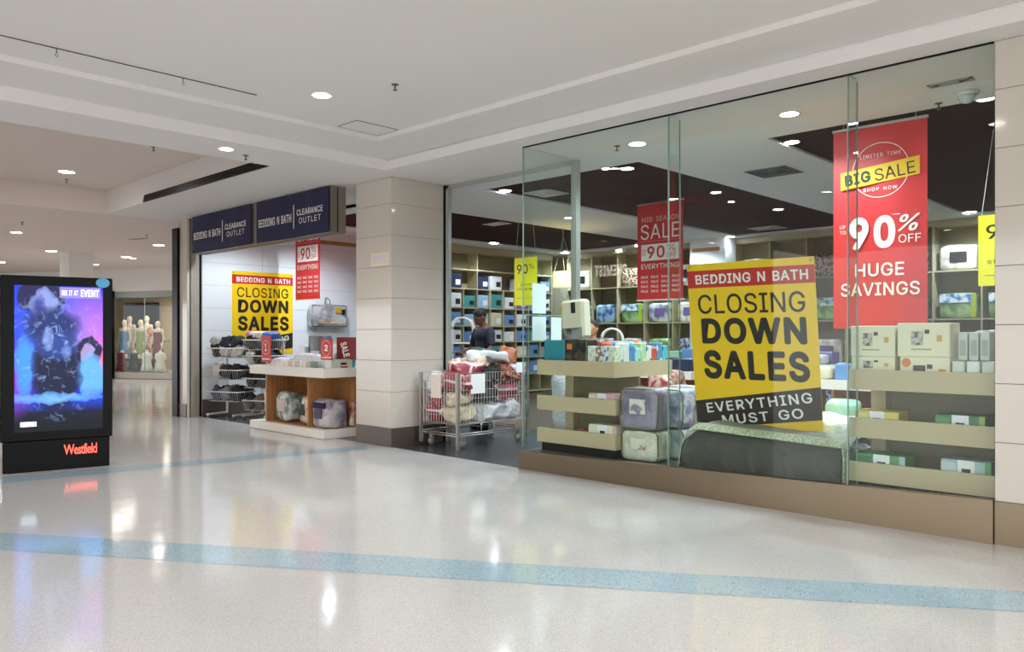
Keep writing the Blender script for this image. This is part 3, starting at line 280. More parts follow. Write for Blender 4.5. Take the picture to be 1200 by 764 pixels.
M_brown = pm('dark_brown_ceiling_paint', '341c19', .9, .08, 2, spec=.15)
M_tile = pm('polished_cream_tile', 'c6bdb2', .08, .03, .8, spec=.6)
M_wtile = pm('white_glazed_tile', 'dcdfe3', .1, .01, .8)
M_grout = pm('tile_joint', '9b9186', .8)
M_steel = pm('brushed_bronze_steel', '84745f', .32, .06, 2, metal=.75)
M_steeld = pm('dull_steel_skirting', '6f665e', .35, .08, 2, metal=.6)
M_black = pm('black_metal', '050506', .3, .1, spec=.12)
M_fr = pm('pale_aluminium', 'b4b9b4', .3, .03, 3, metal=.5)
M_cream = pm('cream_laminate', 'b9a988', .45, .03, 3)
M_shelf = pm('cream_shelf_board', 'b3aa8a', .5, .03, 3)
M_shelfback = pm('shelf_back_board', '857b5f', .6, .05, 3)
M_white = pm('white_laminate', 'e6e0d6', .4, .02, 3)
M_paper = pm('white_paper', 'e9e8e4', .7, .02, 3)
M_chrome = pm('galvanised_wire', 'b7b3ad', .3, .05, 5, metal=.8)
M_wmetal = pm('white_powder_coat', 'dedbd6', .4, .03)
def glassmat(name, tint, extra=0.0):
    m = bpy.data.materials.new(name); m.use_nodes = True; nt = m.node_tree; L = nt.links.new
    nt.nodes.remove(nt.nodes['Principled BSDF']); out = nt.nodes['Material Output']
    t = nt.nodes.new('ShaderNodeBsdfTransparent'); t.inputs[0].default_value = tint
    g = nt.nodes.new('ShaderNodeBsdfGlossy'); g.inputs['Roughness'].default_value = .01
    fr = nt.nodes.new('ShaderNodeFresnel'); fr.inputs['IOR'].default_value = 1.35
    ge = nt.nodes.new('ShaderNodeNewGeometry'); io = nt.nodes.new('ShaderNodeMapRange'); io.inputs['To Min'].default_value = 1.3; io.inputs['To Max'].default_value = 1/1.3; L(ge.outputs['Backfacing'], io.inputs['Value']); L(io.outputs[0], fr.inputs['IOR'])
    ad = nt.nodes.new('ShaderNodeMath'); ad.inputs[1].default_value = extra; L(fr.outputs[0], ad.inputs[0])
    mi = nt.nodes.new('ShaderNodeMixShader'); L(ad.outputs[0], mi.inputs[0]); L(t.outputs[0], mi.inputs[1]); L(g.outputs[0], mi.inputs[2])
    L(mi.outputs[0], out.inputs['Surface']); return m
M_glass = glassmat('clear_glass', (.95, .985, .97, 1)); M_gedge = pm('green_glass_edge', '87a39a', .15, .05)
def woodmat(name, c1, c2, scale=2.5):
    m = bpy.data.materials.new(name); m.use_nodes = True; nt = m.node_tree; L = nt.links.new; b = nt.nodes['Principled BSDF']
    tc = nt.nodes.new('ShaderNodeTexCoord'); mp = nt.nodes.new('ShaderNodeMapping'); mp.inputs['Scale'].default_value = (14, 14, .7); L(tc.outputs['Object'], mp.inputs[0])
    n = nt.nodes.new('ShaderNodeTexNoise'); n.inputs['Scale'].default_value = scale; n.inputs['Detail'].default_value = 6; L(mp.outputs[0], n.inputs['Vector'])
    r = nt.nodes.new('ShaderNodeValToRGB'); L(n.outputs['Fac'], r.inputs[0]); r.color_ramp.elements[0].position = .3; r.color_ramp.elements[0].color = lin(c1); r.color_ramp.elements[1].position = .7; r.color_ramp.elements[1].color = lin(c2)
    L(r.outputs[0], b.inputs['Base Color']); b.inputs['Roughness'].default_value = .4; return m
M_wood = woodmat('honey_timber', '8f5f38', 'b5814f')

# ------------------------------------------------------------------ floor
fl = struct(MB().add([(-70,-25,0),(40,-25,0),(40,6.5,0),(-70,6.5,0),(-70,60,0),(-14.7,60,0),(-14.7,6.5,0)], [(0,1,2,3),(3,6,5,4)]).build('floor', M_floor))
def strip(pts_top, pts_bot):
    n = len(pts_top); m = MB(); vs = []
    for p, q in zip(pts_top, pts_bot): vs += [(p.x, p.y, .0015), (q.x, q.y, .0015)]
    m.add(vs, [(2*i, 2*i+1, 2*i+3, 2*i+2) for i in range(n-1)]); return m.build('inlay_strip', M_blue, fl)
A = [at(p, q, z=0) for p, q in ((-260,606),(0,624),(400,648),(800,672),(1200,693),(1500,708))]
Bq = [at(p, q, z=0) for p, q in ((-260,622),(0,644.5),(400,670.3),(800,695),(1200,717),(1500,733))]
strip(A, Bq)
A = [at(p, q, z=0) for p, q in ((-120,571),(0,559.5),(200,541.7),(400,524.6),(430,522.2))]
Bq = [at(p, q, z=0) for p, q in ((-120,579),(0,566.5),(200,547.3),(400,529.3),(430,526.8))]
strip(A, Bq)
Y0, YS = 6.5, 7.45           # storefront plane, recessed door line
XL, XR, YB = -14.2, 4.0, 16.4  # shop interior
sf = struct(B(XL, XR, Y0+.005, YB, -.05, .004).build('floor', M_dark))
B(XL+.3, XR-.5, 9.2, YB-.5, .004, .006).build('brown_floor_covering', M_wood_floor, sf)

# ------------------------------------------------------------------ ceilings
ZS, ZB, ZM, ZR = 3.6, 3.73, 3.78, 4.0
cm = MB()
cm.box(-7.48, 12, -9, 5.53, ZM, ZM+.1)                                   # main tray
cm.box(-8.23, -7.48, -9, 6.2, ZB, ZM+.1); cm.box(-7.48, 12, 5.53, 6.2, ZB, ZM+.1)   # perimeter band
ce = struct(cm.build('ceiling', M_ceil))
sm_ = MB(); sm_.box(-8.23, 12, 6.2, YS, ZS, ZM+.1); struct(sm_.build('ceiling', M_ceil))                    # storefront soffit
struct(B(-9.06, -8.23, -9, 6.2, ZS, ZM+.3).build('ceiling', M_ceil))                                        # beam
struct(B(-14.7, -9.06, -9, 5.06, ZR, ZR+.1).build('ceiling', M_ceil2))                                      # raised recess
sf2 = MB(); sf2.box(-14.7, -9.06, 5.06, 6.2, ZS, ZR+.1); sf2.box(-14.7, -8.23, 6.2, YS+.2, ZS, ZR+.1); struct(sf2.build('ceiling', M_ceil))
struct(B(-22.2, -14.7, -9, 30, ZS, ZR+.1).build('ceiling', M_ceil2))
struct(B(-60, -22.2, -25, 40, ZS+.12, ZR+.1).build('ceiling', M_ceil2))
sl = MB()
for k in range(3): sl.box(-13.0, -9.07, 5.03+.008*k, 5.058, 3.602+.04*k, 3.634+.04*k)
tag(sl.build('shadow_gap_strips', M_black), 'long black strips for the shadow gap along the ceiling recess edge', 'air vent')  # black strips colour in the shade of the gap at the recess edge
# cornice at the storefront
struct(MB().tube([(-8.2, 6.205, ZB-.008), (12, 6.205, ZB-.008)], .012, 6).build('trim_1', M_ceil))
# shop ceiling with three dark rectangles
sc_ = MB()
yA, yC = 8.04, 15.6
xs = [(-13.15, -10.28), (-8.34, -5.62), (-3.96, 3.0)]
cur = XL-.3
for a, b in xs: sc_.box(cur, a, YS, YB, ZS, ZS+.15); cur = b
sc_.box(cur, XR, YS, YB, ZS, ZS+.15)
for a, b in xs: sc_.box(a, b, YS, yA, ZS, ZS+.15); sc_.box(a, b, yC, YB, ZS, ZS+.15)
shc = struct(sc_.build('ceiling', M_shopceil))
for a, b in xs: B(a, b, yA, yC, ZS+.03, ZS+.1).build('dark_ceiling_panel', M_brown, shc)

# ------------------------------------------------------------------ walls
tz = [.31, .73, 1.15, 1.57, 1.99, 2.41, 2.83, 3.25, 3.597]
def tiled(core, faces, mat=M_tile, rows=tz, name='wall_pillar', joint=.0025, skirt=None):
    """core box of joint colour with one tile object per tile; faces: (axis, plane, outward sign, [breaks])"""
    x0, x1, y0, y1 = core
    o = struct(B(x0, x1, y0, y1, 0, ZS-.001).build(name, M_grout))
    for ax, pl, sg, br in faces:
        for i in range(len(br)-1):
            for k in range(len(rows)-1):
                a, b = br[i]+joint, br[i+1]-joint; c, d = rows[k]+joint, rows[k+1]-joint
                t = .008
                m = MB()
                if ax == 'y': m.rbox(a, b, min(pl, pl+sg*t), max(pl, pl+sg*t), c, d, .0015)
                else: m.rbox(min(pl, pl+sg*t), max(pl, pl+sg*t), a, b, c, d, .0015)
                m.build('tile', mat, o)
            m = MB(); t = .012
            if ax == 'y': m.box(br[i]-.0, br[i+1], pl, pl+sg*t, 0, rows[0]-.002)
            else: m.box(pl, pl+sg*t, br[i], br[i+1], 0, rows[0]-.002)
            m.build('skirting_plate', skirt or M_steeld, o)
    return o
p1 = tiled((-9.3, -8.5, Y0+.008, YS-.0), [('y', Y0+.008, -1, [-9.3, -8.5]), ('x', -8.5, 1, [Y0, YS-.03])], rows=[.25]+tz[1:])
p2 = tiled((-1.47, 1.2, Y0+.008, 7.3), [('y', Y0+.008, -1, [-1.47, -.15, 1.2])], name='wall_right', skirt=M_steel)
# left white tiled wall
wl = tiled((XL-.3, XL, 6.32, YB), [('x', XL, 1, [6.55, 7.75, 8.95, 10.15, 11.35])], mat=M_wtile, name='wall_left', joint=.0018)
struct(B(XL-.3, XL-.0, 6.27, 6.34, 0, ZS).build('trim_2', M_tile)); 
struct(B(XL-.005, XL+.012, 6.5, 6.53, .0, ZS-.02).build('trim_3', M_black))
struct(B(-14.72, -14.5, 6.22, 6.34, 0, ZS-.15).build('trim_4', M_black))
struct(B(-14.5, XL, 6.25, 6.27, 0, .24).build('baseboard_left', M_steeld))
struct(B(-14.72, -14.5, 6.34, YB, 0, ZS).build('wall_neighbour', M_tile))
M_bwall = pm('beige_shop_wall', 'b5ab95', .8)
struct(B(XL, XR, YB, YB+.2, 0, ZS+.1).build('wall_back', M_bwall))
struct(B(XR, XR+.2, 7.3, YB+.2, 0, ZS+.1).build('wall_side', M_bwall))
struct(B(1.2, XR+.2, 7.0, 7.3, 0, ZS+.1).build('wall_front', M_tile))
struct(B(XL+.001, XL+.03, 8.9, 12.0, 3.36, 3.44).build('trim_5', M_wood))

# ------------------------------------------------------------------ storefront glass
g = struct(B(-6.1+.003, -4.2-.004, Y0, Y0+.012, .2, ZS).build('window_1', M_glass))
g2 = struct(B(-4.2+.004, -2.51-.004, Y0, Y0+.012, .24, ZS).build('window_2', M_glass))
g3 = struct(B(-2.51+.004, -1.475, Y0, Y0+.012, .28, ZS).build('window_3', M_glass))
for gg, xx in ((g, -6.106), (g2, -4.204), (g3, -2.514)):
    B(xx, xx+.008, Y0-.001, Y0+.014, .25, ZS).build('glass_edge', M_gedge, gg)
for gg, xx in ((g2, -4.2), (g3, -2.51)):
    B(xx-.006, xx+.006, Y0+.016, Y0+.2, .25, ZS).build('glass_fin', M_glass, gg)
    B(xx-.006, xx+.006, Y0+.2, Y0+.205, .25, ZS-.02).build('fin_edge', M_gedge, gg)
g4 = struct(B(-6.112, -6.1, Y0+.02, YS-.06, .2, ZS).build('window_4', M_glass))
B(-6.15, -6.07, YS-.05, YS+.03, 0, ZS).build('post', M_fr, g4)
B(-6.115, -6.097, Y0+.02, YS-.06, 1.715, 1.727).build('glass_joint', M_gedge, g4)
struct(B(-8.5, -6.1, YS-.03, YS+.03, ZS-.05, ZS).build('trim_6', M_fr))
struct(MB().box(-8.5, -8.455, YS-.04, YS+.04, 0, ZS).build('trim_7', M_black))
struct(MB().box(-8.455, -8.40, YS-.03, YS+.03, 0, ZS).build('trim_8', M_fr))
struct(B(-6.1, -1.475, Y0-.004, Y0+.016, ZS-.012, ZS).build('trim_9', M_black))
# plinth (its top follows the fall of the mall floor)
pl = MB(); a, b = (-6.14, .195), (-1.475, .315)
pl.add([(a[0],Y0-.03,0),(b[0],Y0-.03,0),(b[0],Y0+.05,0),(a[0],Y0+.05,0),(a[0],Y0-.03,a[1]),(b[0],Y0-.03,b[1]),(b[0],Y0+.05,b[1]),(a[0],Y0+.05,a[1])],
       [(0,3,2,1),(4,5,6,7),(0,1,5,4),(1,2,6,5),(2,3,7,6),(3,0,4,7)])
struct(pl.build('baseboard_front', M_steel)); struct(B(-6.14, -6.06, Y0+.05, YS, 0, .2).build('baseboard_entry', M_steel))
struct(B(-6.06, 1.0, Y0+.05, 7.9, .005, .2).build('trim_10', pm('dark_window_platform', '4a4340', .6)))

# ------------------------------------------------------------------ downlights
M_lamp = em('lit_lamp_disc', 'fff6e8', 22); M_lamps = em('lit_cool_lamp_disc', 'f0f6ff', 26); M_lrim = pm('lamp_rim', 'e8e4dc', .4)
def downlight(p, r, label, watt, col, cool, group):
    t = thing('downlight', label, 'ceiling light', p, 0, group)
    prof = [(r*.98, -.001), (r*1.22, -.002), (r*1.2, -.012), (r*.98, -.009)]
    m = MB(); n = 24; vs = []
    for rr, z in prof: vs += [(rr*math.cos(2*PI*j/n), rr*math.sin(2*PI*j/n), z) for j in range(n)]
    m.add(vs, [(i*n+j, i*n+(j+1) % n, ((i+1) % 4)*n+(j+1) % n, ((i+1) % 4)*n+j) for i in range(4) for j in range(n)], smooth=False)
    m.build('rim', M_lrim, t)
    MB().lathe([(r*.96, -.009), (r*.96, -.003)], 24).build('diffuser', M_lamps if cool else M_lamp, t)
    if watt:
        l = bpy.data.lights.new('lamp', 'SPOT'); l.energy = watt; l.color = col; l.shadow_soft_size = r*.8; l.spot_size = math.radians(150); l.spot_blend = .6
        lo = bpy.data.objects.new('lamp_light', l); C.objects.link(lo); lo.parent = t; lo.location = (0, 0, -.02)
    return t
hall = [((377,111),ZM,.085,'bright downlight in main white ceiling near the access panel'),
        ((265,174),ZS,.075,'small downlight on the ceiling beam left of the blue banners'),
        ((78,201),ZR,.11,'downlight inside the raised ceiling recess at left'),
        ((19,272),ZS,.10,'downlight nearest the left picture edge, above the screen kiosk'),
        ((186,287),ZS,.12,'downlight over the walkway just left of the black jamb'),
        ((60,294),ZS+.12,.13,'distant downlight left of the far white column'),
        ((137,297),ZS+.12,.13,'distant downlight just right of the far column'),
        ((148,301),ZS+.12,.13,'distant downlight second to the right of far column'),
        ((0,307),ZS+.12,.13,'distant downlight at left edge directly above kiosk corner')]
for (p, z, r, lb) in hall: downlight(at(p[0], p[1], z=z), r, lb, HALL_W, HALL_C, False, 'hall downlights')
# further lamps of the hall, above and behind the camera and over the far walkway
for i, (x, y, z) in enumerate([(x, y, ZM) for x in (-5.2, -2.2, .8, 3.8, 6.8) for y in (-6, -2.8, .4, 3.2)]+[(x, y, ZR) for x in (-10.6, -13.0) for y in (-4, 0)]+[(x, y, ZS) for x in (-16.5, -20) for y in (-3, 2, 8, 13)]+[(x, y, ZS+.12) for x in (-24, -27) for y in (-3, 4, 9)]):
    dd = x*fx+y*fy
    if dd > 0 and abs((x*.72+y*.694)/dd) < .68 and abs(z-CH)/dd < .44 and x > -23.5: continue
    downlight((x, y, z), .08, 'mall downlight in the white ceiling, outside the picture', HALL_W, HALL_C, False, 'hall downlights out of view')
shopl = [((925,133),.085,'large downlight on white shop ceiling, topmost above the yellow sign'),
         ((928,166),.075,'downlight in the tip of the dark ceiling panel, left of red banner'),
         ((747,168),.09,'downlight on white ceiling behind first glass pane'),
         ((735,197),.08,'downlight in middle dark ceiling panel near its front corner'),
         ((839,225),.07,'downlight in middle dark ceiling panel, right of mid season banner'),
         ((912,245),.08,'downlight at right edge of the middle dark ceiling panel'),
         ((856,277),.09,'downlight at the far corner of the middle dark ceiling panel'),
         ((592,223),.085,'downlight in dark ceiling tip above the shop entrance'),
         ((578,284.5),.12,'downlight above the left shelving, seen through the entrance'),
         ((1137,248),.09,'downlight at far end of right dark ceiling panel'),
         ((1155,115),.07,'downlight beside the pillar above the dome camera'),
         ((790,233),.07,'downlight hidden partly by the glass fin and red banner'),
         ((727,292.5),.11,'distant downlight left of the mid season banner, lowest there'),
         ((748,288),.08,'small distant downlight touching the mid season banner edge'),
         ((662,296),.11,'downlight above the drum pendant lamp'),
         ((857,236),.045,'small spot lamp in the middle dark ceiling panel'),
         ((710,197),.05,'small spot lamp left of the large downlight behind first pane')]
def zc(px, py):
    p = at(px, py, z=ZS+.03)
    ins = any(a < p.x < b for a, b in xs) and yA < p.y < yC
    return p if ins else at(px, py, z=ZS)
for (p, r, lb) in shopl: downlight(zc(*p), r, lb, 15 if p in ((856,277), (710,197), (857,236)) else SHOP_W, SHOP_C, True, 'shop downlights')
for x, y in ((-12.9, 8.4), (-11.2, 8.9), (-12.9, 6.95), (-1.5, 9.5), (0.5, 12), (1, 9), (-9.2, 11), (-9.3, 14.8)):  # lamps added to brighten the dim interior and the white left wall
    ins = any(a < x < b for a, b in xs) and yA < y < yC
    downlight((x, y, ZS+(.03 if ins else 0)), .07, 'added shop downlight brightening the interior, out of the picture or hidden by banners', SHOP_W, SHOP_C, True, 'added shop downlights out of view')

# ------------------------------------------------------------------ ceiling fittings
def sprinkler(px, py, z, lb):
    p = at(px, py, z=z); m = MB(); m.lathe([(.035, -.004), (.035, 0)], 14); m.lathe([(.008, -.05), (.008, -.004)], 8); m.lathe([(.02, -.056), (.022, -.05)], 10)
    tag(m.build('sprinkler', M_steeld, loc=p), lb, 'sprinkler', 'ceiling sprinklers')
for a in ((463,99,ZM,'dark sprinkler head on the main ceiling right of bright downlight'), (180,172,ZR,'sprinkler in the ceiling recess left of the beam downlight'),
          (288,182,ZS,'sprinkler on the ceiling beam right of its downlight'), (78,210,ZR,'sprinkler just below the recess downlight'),
          (26,260,ZS,'sprinkler beside the leftmost ceiling downlight'), (172,275,ZS,'sprinkler near the walkway downlight by the black jamb'),
          (1100,121,ZS,'sprinkler on shop ceiling above the big sale banner'), (723,61+110,ZS,'sprinkler on shop ceiling behind the first pane')): sprinkler(*a)
q = at(162, 280, z=ZS); tag(B(-.25, .25, -.06, .06, -.006, 0).build('ceiling_grille', M_steeld, loc=q, rz=.3), 'thin grey grille on the ceiling over the walkway', 'air vent')
ap = thing('access_panel', 'square access panel outline in the main ceiling corner', 'access panel', (-7.24, 5.22, ZM))
B(-.175, .175, -.27, .27, -.004, 0).build('panel', M_ceil, ap)
m = MB(); 
for a_ in ((-.18,.18,-.275,-.27),(-.18,.18,.27,.275),(-.18,-.175,-.27,.27),(.175,.18,-.27,.27)): m.box(*a_, -.006, 0)
m.build('frame', M_steeld, ap)
tr = thing('curtain_track', 'thin dark cable track across the main ceiling', 'track', (-7.0, 0, ZM))
MB().cyl((0, -3, -.006), (0, 3.76, -.006), .004, 6).build('rail', M_steeld, tr)
for px, py in ((65, 57), (212, 92)):
    yy = at(px, py, z=ZM).y; m = MB(); m.cyl((0, yy, -.01), (0, yy, -.04), .004, 6); m.tube([(0, yy, -.04), (.0, yy-.012, -.06), (0, yy, -.075), (0, yy+.012, -.06)], .003, 5, closed=True); m.build('clip', M_steeld, tr)
def vent(px, py, w_, d_, mat, lb, rz=0, n=4):
    t = thing('air_diffuser', lb, 'air vent', zc(px, py), rz)
    m = MB(); 
    for k in range(n):
        f0 = 1-k/n; 
        for a_ in ((-w_*f0/2, w_*f0/2, -d_*f0/2, -d_*f0/2+.02), (-w_*f0/2, w_*f0/2, d_*f0/2-.02, d_*f0/2), (-w_*f0/2, -w_*f0/2+.02, -d_*f0/2, d_*f0/2), (w_*f0/2-.02, w_*f0/2, -d_*f0/2, d_*f0/2)): m.box(*a_, -.012-.004*k, -.004)
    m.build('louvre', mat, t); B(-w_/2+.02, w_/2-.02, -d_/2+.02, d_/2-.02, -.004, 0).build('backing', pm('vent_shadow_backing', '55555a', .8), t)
vent(907, 201, .55, .55, pm('dusty_grey_diffuser', '73757a', .7, .3), 'dusty dark ceiling diffuser in the white strip between dark panels')
vent(899, 267, .62, .5, M_wmetal, 'white square ceiling diffuser above the yellow sign')
vent(640, 226, .5, .5, M_wmetal, 'white round-edged diffuser behind the entry side glass')
vent(700, 296, .6, .5, M_wmetal, 'white ceiling diffuser right of the door post')
vent(582, 262, .5, .3, M_wmetal, 'white diffuser in the dark panel over the entrance')
vent(1114, 96, .34, .1, pm('grey_grille', 'a3a5a6', .5), 'small rectangular grille high beside the right pillar', n=2)
dc = thing('dome_camera', 'white dome security camera on shop ceiling by pillar', 'security camera', at(1133, 108, z=ZS))
MB().lathe([(.09, -.03), (.095, 0)], 24).build('base', M_wmetal, dc)
MB().lathe([(.0, -.10), (.03, -.095), (.055, -.075), (.068, -.05), (.07, -.03)], 24).build('dome', pm('camera_dome', 'c8cdd0', .1, coat=1), dc)
pe = thing('pendant_lamp', 'lit cream drum pendant lamp hanging behind the entry glass', 'pendant lamp', at(660, 337, z=2.42))
MB().lathe([(.19,0),(.2,0),(.205,.02),(.205,.29),(.2,.31),(.19,.31),(.195,.29),(.195,.02)], 32).build('lamp_shade', em('lit_drum_shade', 'ffeeb8', .5), pe)
m = MB()
for a_ in (0, 2.1, 4.2): m.tube([(.19*math.cos(a_), .19*math.sin(a_), .3), (.08*math.cos(a_+.4), .08*math.sin(a_+.4), .75), (0, 0, 1.0)], .004, 5)
m.cyl((0,0,1.0), (0,0,1.2), .006, 6); m.build('cable', M_fr, pe)
l = bpy.data.lights.new('pendant_bulb', 'POINT'); l.energy = 5; l.color = (1,.85,.6); l.shadow_soft_size = .05
lo = bpy.data.objects.new('pendant_light', l); C.objects.link(lo); lo.parent = pe; lo.location = (0,0,.15)

# ------------------------------------------------------------------ signs and banners
Y_ = pm('sign_yellow', 'f0c40c', .42, .01, coat=.1); R_ = pm('sign_red', 'c02520', .42, .03); RB = pm('banner_red', 'c8282c', .4, .04, 2); BR = pm('sign_black_brown', '2b1f1c', .45)
W_ = pm('print_white', 'ece9e2', .5, .01); K_ = pm('print_black', '1c1715', .5); DK = pm('print_dark_blue_black', '211a2c', .5); NV = pm('banner_navy', '1c183f', .75, .05, 2)
def closing_sign(lb, loc, rz, lean=0, strings=False):
    t = thing('closing_down_sign', lb, 'sign', loc, rz); t.rotation_euler = (lean, 0, rz)
    W, H = 1.28, 1.58
    B(0, W, 0, .006, 0, H).build('board', Y_, t)
    def zz(px_): return H-px_*H
    MB().add([(0,-.001,0),(.47,-.001,0),(W,-.001,.115),(W,-.001,.414),(0,-.001,.22)], [(0,1,2,3,4)]).build('black_band', BR, t)
    MB().add([(0,-.001,1.345),(W,-.001,1.35),(W,-.001,1.51),(0,-.001,1.515)], [(0,1,2,3)]).build('red_band', R_, t)
    tx(t, 'BEDDING N BATH', .09, W-.06, 1.38, 1.475, -.003, W_, .02)
    tx(t, 'CLOSING', .10, W-.10, 1.09, 1.28, -.003, K_, .006)
    tx(t, 'DOWN', .12, W-.10, .795, 1.05, -.003, K_, .036)
    tx(t, 'SALES', .12, W-.09, .45, .735, -.003, K_, .036)
    tx(t, 'EVERYTHING', .115, 1.2, .186, .284, -.003, W_, .014, rot=.15, sp=1.2)
    tx(t, 'MUST GO', .28, 1.11, .058, .152, -.003, W_, .014, rot=.15, sp=1.15)
    for cx_ in (.03, W-.03):
        MB().tube([(cx_+.012*math.cos(k*PI/4), -.001, H-.03+.012*math.sin(k*PI/4)) for k in range(8)], .003, 5, closed=True).build('eyelet', M_steeld, t)
    if strings:
        m = MB()
        for cx_ in (.03, W-.03):
            m.tube([(cx_, 0, H-.03), (cx_, .003, 3.58-.62)], .0015, 4)
        m.build('string', M_wmetal, t)
    return t
lean = math.atan2(.2, 1.56)
closing_sign('large yellow closing down sales sign hanging behind middle glass pane', (-4.22, 7.06, .62), 0, lean=lean)
closing_sign('yellow closing down sign on the white tiled left wall', (XL+.014, 7.12, 1.12), PI/2)
# navy banners at the left opening
def navy(lb, x0, x1):
    t = thing('shop_banner', lb, 'banner', (x0, 6.25, 2.937), 0, 'navy shop banners'); w_ = x1-x0; h = .645
    m = MB(); n = 24; vs = []
    for i in range(n+1):
        u = i/n; bulge = .012*math.sin(u*9)+.02*math.exp(-((u-.8)/.05)**2)
        vs += [(u*w_, -bulge, 0), (u*w_, -bulge*.3, h)]
    m.add(vs, [(2*i, 2*i+2, 2*i+3, 2*i+1) for i in range(n)], smooth=True); m.build('cloth', NV, t)
    tx(t, 'BEDDING N BATH', .075*w_, .545*w_, .225, .35, -.045, W_, .012)
    B(.575*w_, .583*w_, -.046, -.044, .12, .47).build('divider_line', W_, t)
    tx(t, 'CLEARANCE', .62*w_, .955*w_, .30, .39, -.045, W_, .012)
    tx(t, 'OUTLET', .65*w_, .93*w_, .18, .265, -.045, W_, .0, sp=1.25)
    m = MB()
    for k in range(5): m.lathe([(.004, 0), (.004, .02)], 6, c=(w_*(.04+.23*k), 0, h-.04))
    m.build('eyelet', M_steeld, t)
navy('navy bedding banner with white lettering, left of the two', -13.94, -11.8)
navy('navy bedding banner with white lettering, right one beside the pillar', -11.64, -9.59)
lb_ = thing('fascia_box', 'grey bronze light box behind the navy banners', 'sign box', (-12, 6.4, 2.937))
B(-1.98, 2.40, -.12, -.01, .01, .66).build('front_case', pm('grey_bronze_case', '7b7168', .45, metal=.3), lb_)
B(-1.98, 2.39, -.01, .01, .015, .66).build('joint', M_black, lb_)
B(-1.98, 2.42, .01, .12, .0, .66).build('rear_case', pm('grey_bronze_return', '85796c', .5, metal=.2), lb_)
def banner90(lb, loc, rz=0, cut=0):
    t = thing('sale_banner', lb, 'banner', loc, rz); w_, h = .87, 1.53
    n = 12; m = MB(); vs = []
    for i in range(n+1): u = i/n; vs += [(u*w_, .01*math.sin(u*4), 0), (u*w_, .01*math.sin(u*4), h)]
    m.add(vs, [(2*i, 2*i+2, 2*i+3, 2*i+1) for i in range(n)], smooth=True); m.build('cloth', RB, t)
    B(-.01, w_+.01, -.01, .01, h-.01, h+.012).build('top_rail', M_fr, t); B(-.01, w_+.01, -.01, .01, -.02, 0).build('bottom_rail', M_wmetal, t)
    y = -.006
    PK = pm('print_pale_pink', 'e6b9b4', .5)
    tx(t, 'MID SEASON', .09, w_-.07, 1.24, 1.32, y, PK, 0, sp=1.1); tx(t, 'SALE', .07, w_-.07, .96, 1.2, y, W_, 0, sp=1.05)
    tx(t, '.......................', .07, w_-.07, .925, .935, y, PK, 0)
    B(.08, w_-.08, y-.001, y+.002, .62, .88).build('white_panel', W_, t)
    tx(t, '90', .20, .53, .655, .85, y-.004, R_, .02); tx(t, '%', .58, .73, .75, .86, y-.004, R_, 0); tx(t, 'OFF', .56, .74, .65, .73, y-.004, R_, .005); tx(t, 'UPTO', .1, .17, .7, .8, y-.004, R_, 0)
    tx(t, 'EVERYTHING', .08, w_-.08, .49, .57, y, W_, .005)
    for k in range(4): tx(t, 'SALE  SALE  SALE  SALE', .07, w_-.07, .34-.075*k, .38-.075*k, y, W_, .01)
    for xx in (.1, w_-.1): MB().cyl((xx, 0, h), (xx, 0, h+.09), .002, 4).build('string', M_wmetal, t)
    return t
banner90('red mid season sale banner hanging behind the first glass joint', (at(747, y=10.7).x, 10.7, 2.06), -.02)
banner90('red sale banner hanging before the white tiled wall', (at(346.5, y=8.2).x, 8.2, 2.17), .0).scale = (1, 1, 1.16)
t = thing('big_sale_banner', 'tall red big sale huge savings banner at right pane', 'banner', (-3.265, 8.09, 1.56)); w_, h = .88, 1.99
n = 12; m = MB(); vs = []
for i in range(n+1): u = i/n; vs += [(u*w_, .012*math.sin(u*7), 0), (u*w_, .012*math.sin(u*7), h)]
m.add(vs, [(2*i, 2*i+2, 2*i+3, 2*i+1) for i in range(n)], smooth=True); m.build('cloth', RB, t)
B(-.01, w_+.01, -.012, .012, h-.01, h+.015).build('top_rail', M_fr, t)
y = -.014
ring(t, .46, 1.545, .265, .007, y, W_)
tx(t, 'LIMITED TIME', .27, .65, 1.675, 1.71, y-.002, W_, .004, sp=1.5)
m = MB(); m.add([(.08, y-.003, 1.40), (.82, y-.003, 1.475), (.82, y-.003, 1.65), (.08, y-.003, 1.575)], [(0,1,2,3)])
for i in range(4): m.v[i].z -= .015
m.build('yellow_band', Y_, t)
tx(t, 'BIG', .12, .37, 1.43, 1.545, y-.006, K_, .035, rot=.1); tx(t, 'SALE', .41, .78, 1.455, 1.575, y-.006, K_, 0, rot=.1)
tx(t, 'SHOP NOW', .30, .62, 1.345, 1.38, y-.002, W_, .01, sp=1.4)
tx(t, '90', .165, .60, .78, 1.10, y, W_, .035); tx(t, '%', .62, .82, .93, 1.09, y, W_, .01, shear=.3); tx(t, 'OFF', .63, .83, .82, .90, y, W_, 0)
tx(t, 'UP', .07, .125, 1.0, 1.035, y, W_, 0); tx(t, 'TO', .07, .13, .945, .98, y, W_, 0)
tx(t, 'HUGE', .22, .68, .51, .64, y, W_, .012); tx(t, 'SAVINGS', .08, .82, .32, .45, y, W_, .012)
for xx in (.1, w_-.1): MB().cyl((xx, 0, h), (xx, 0, h+.07), .002, 4).build('string', M_wmetal, t)
YL = pm('lime_yellow_banner', 'e3dc1e', .5, .03)
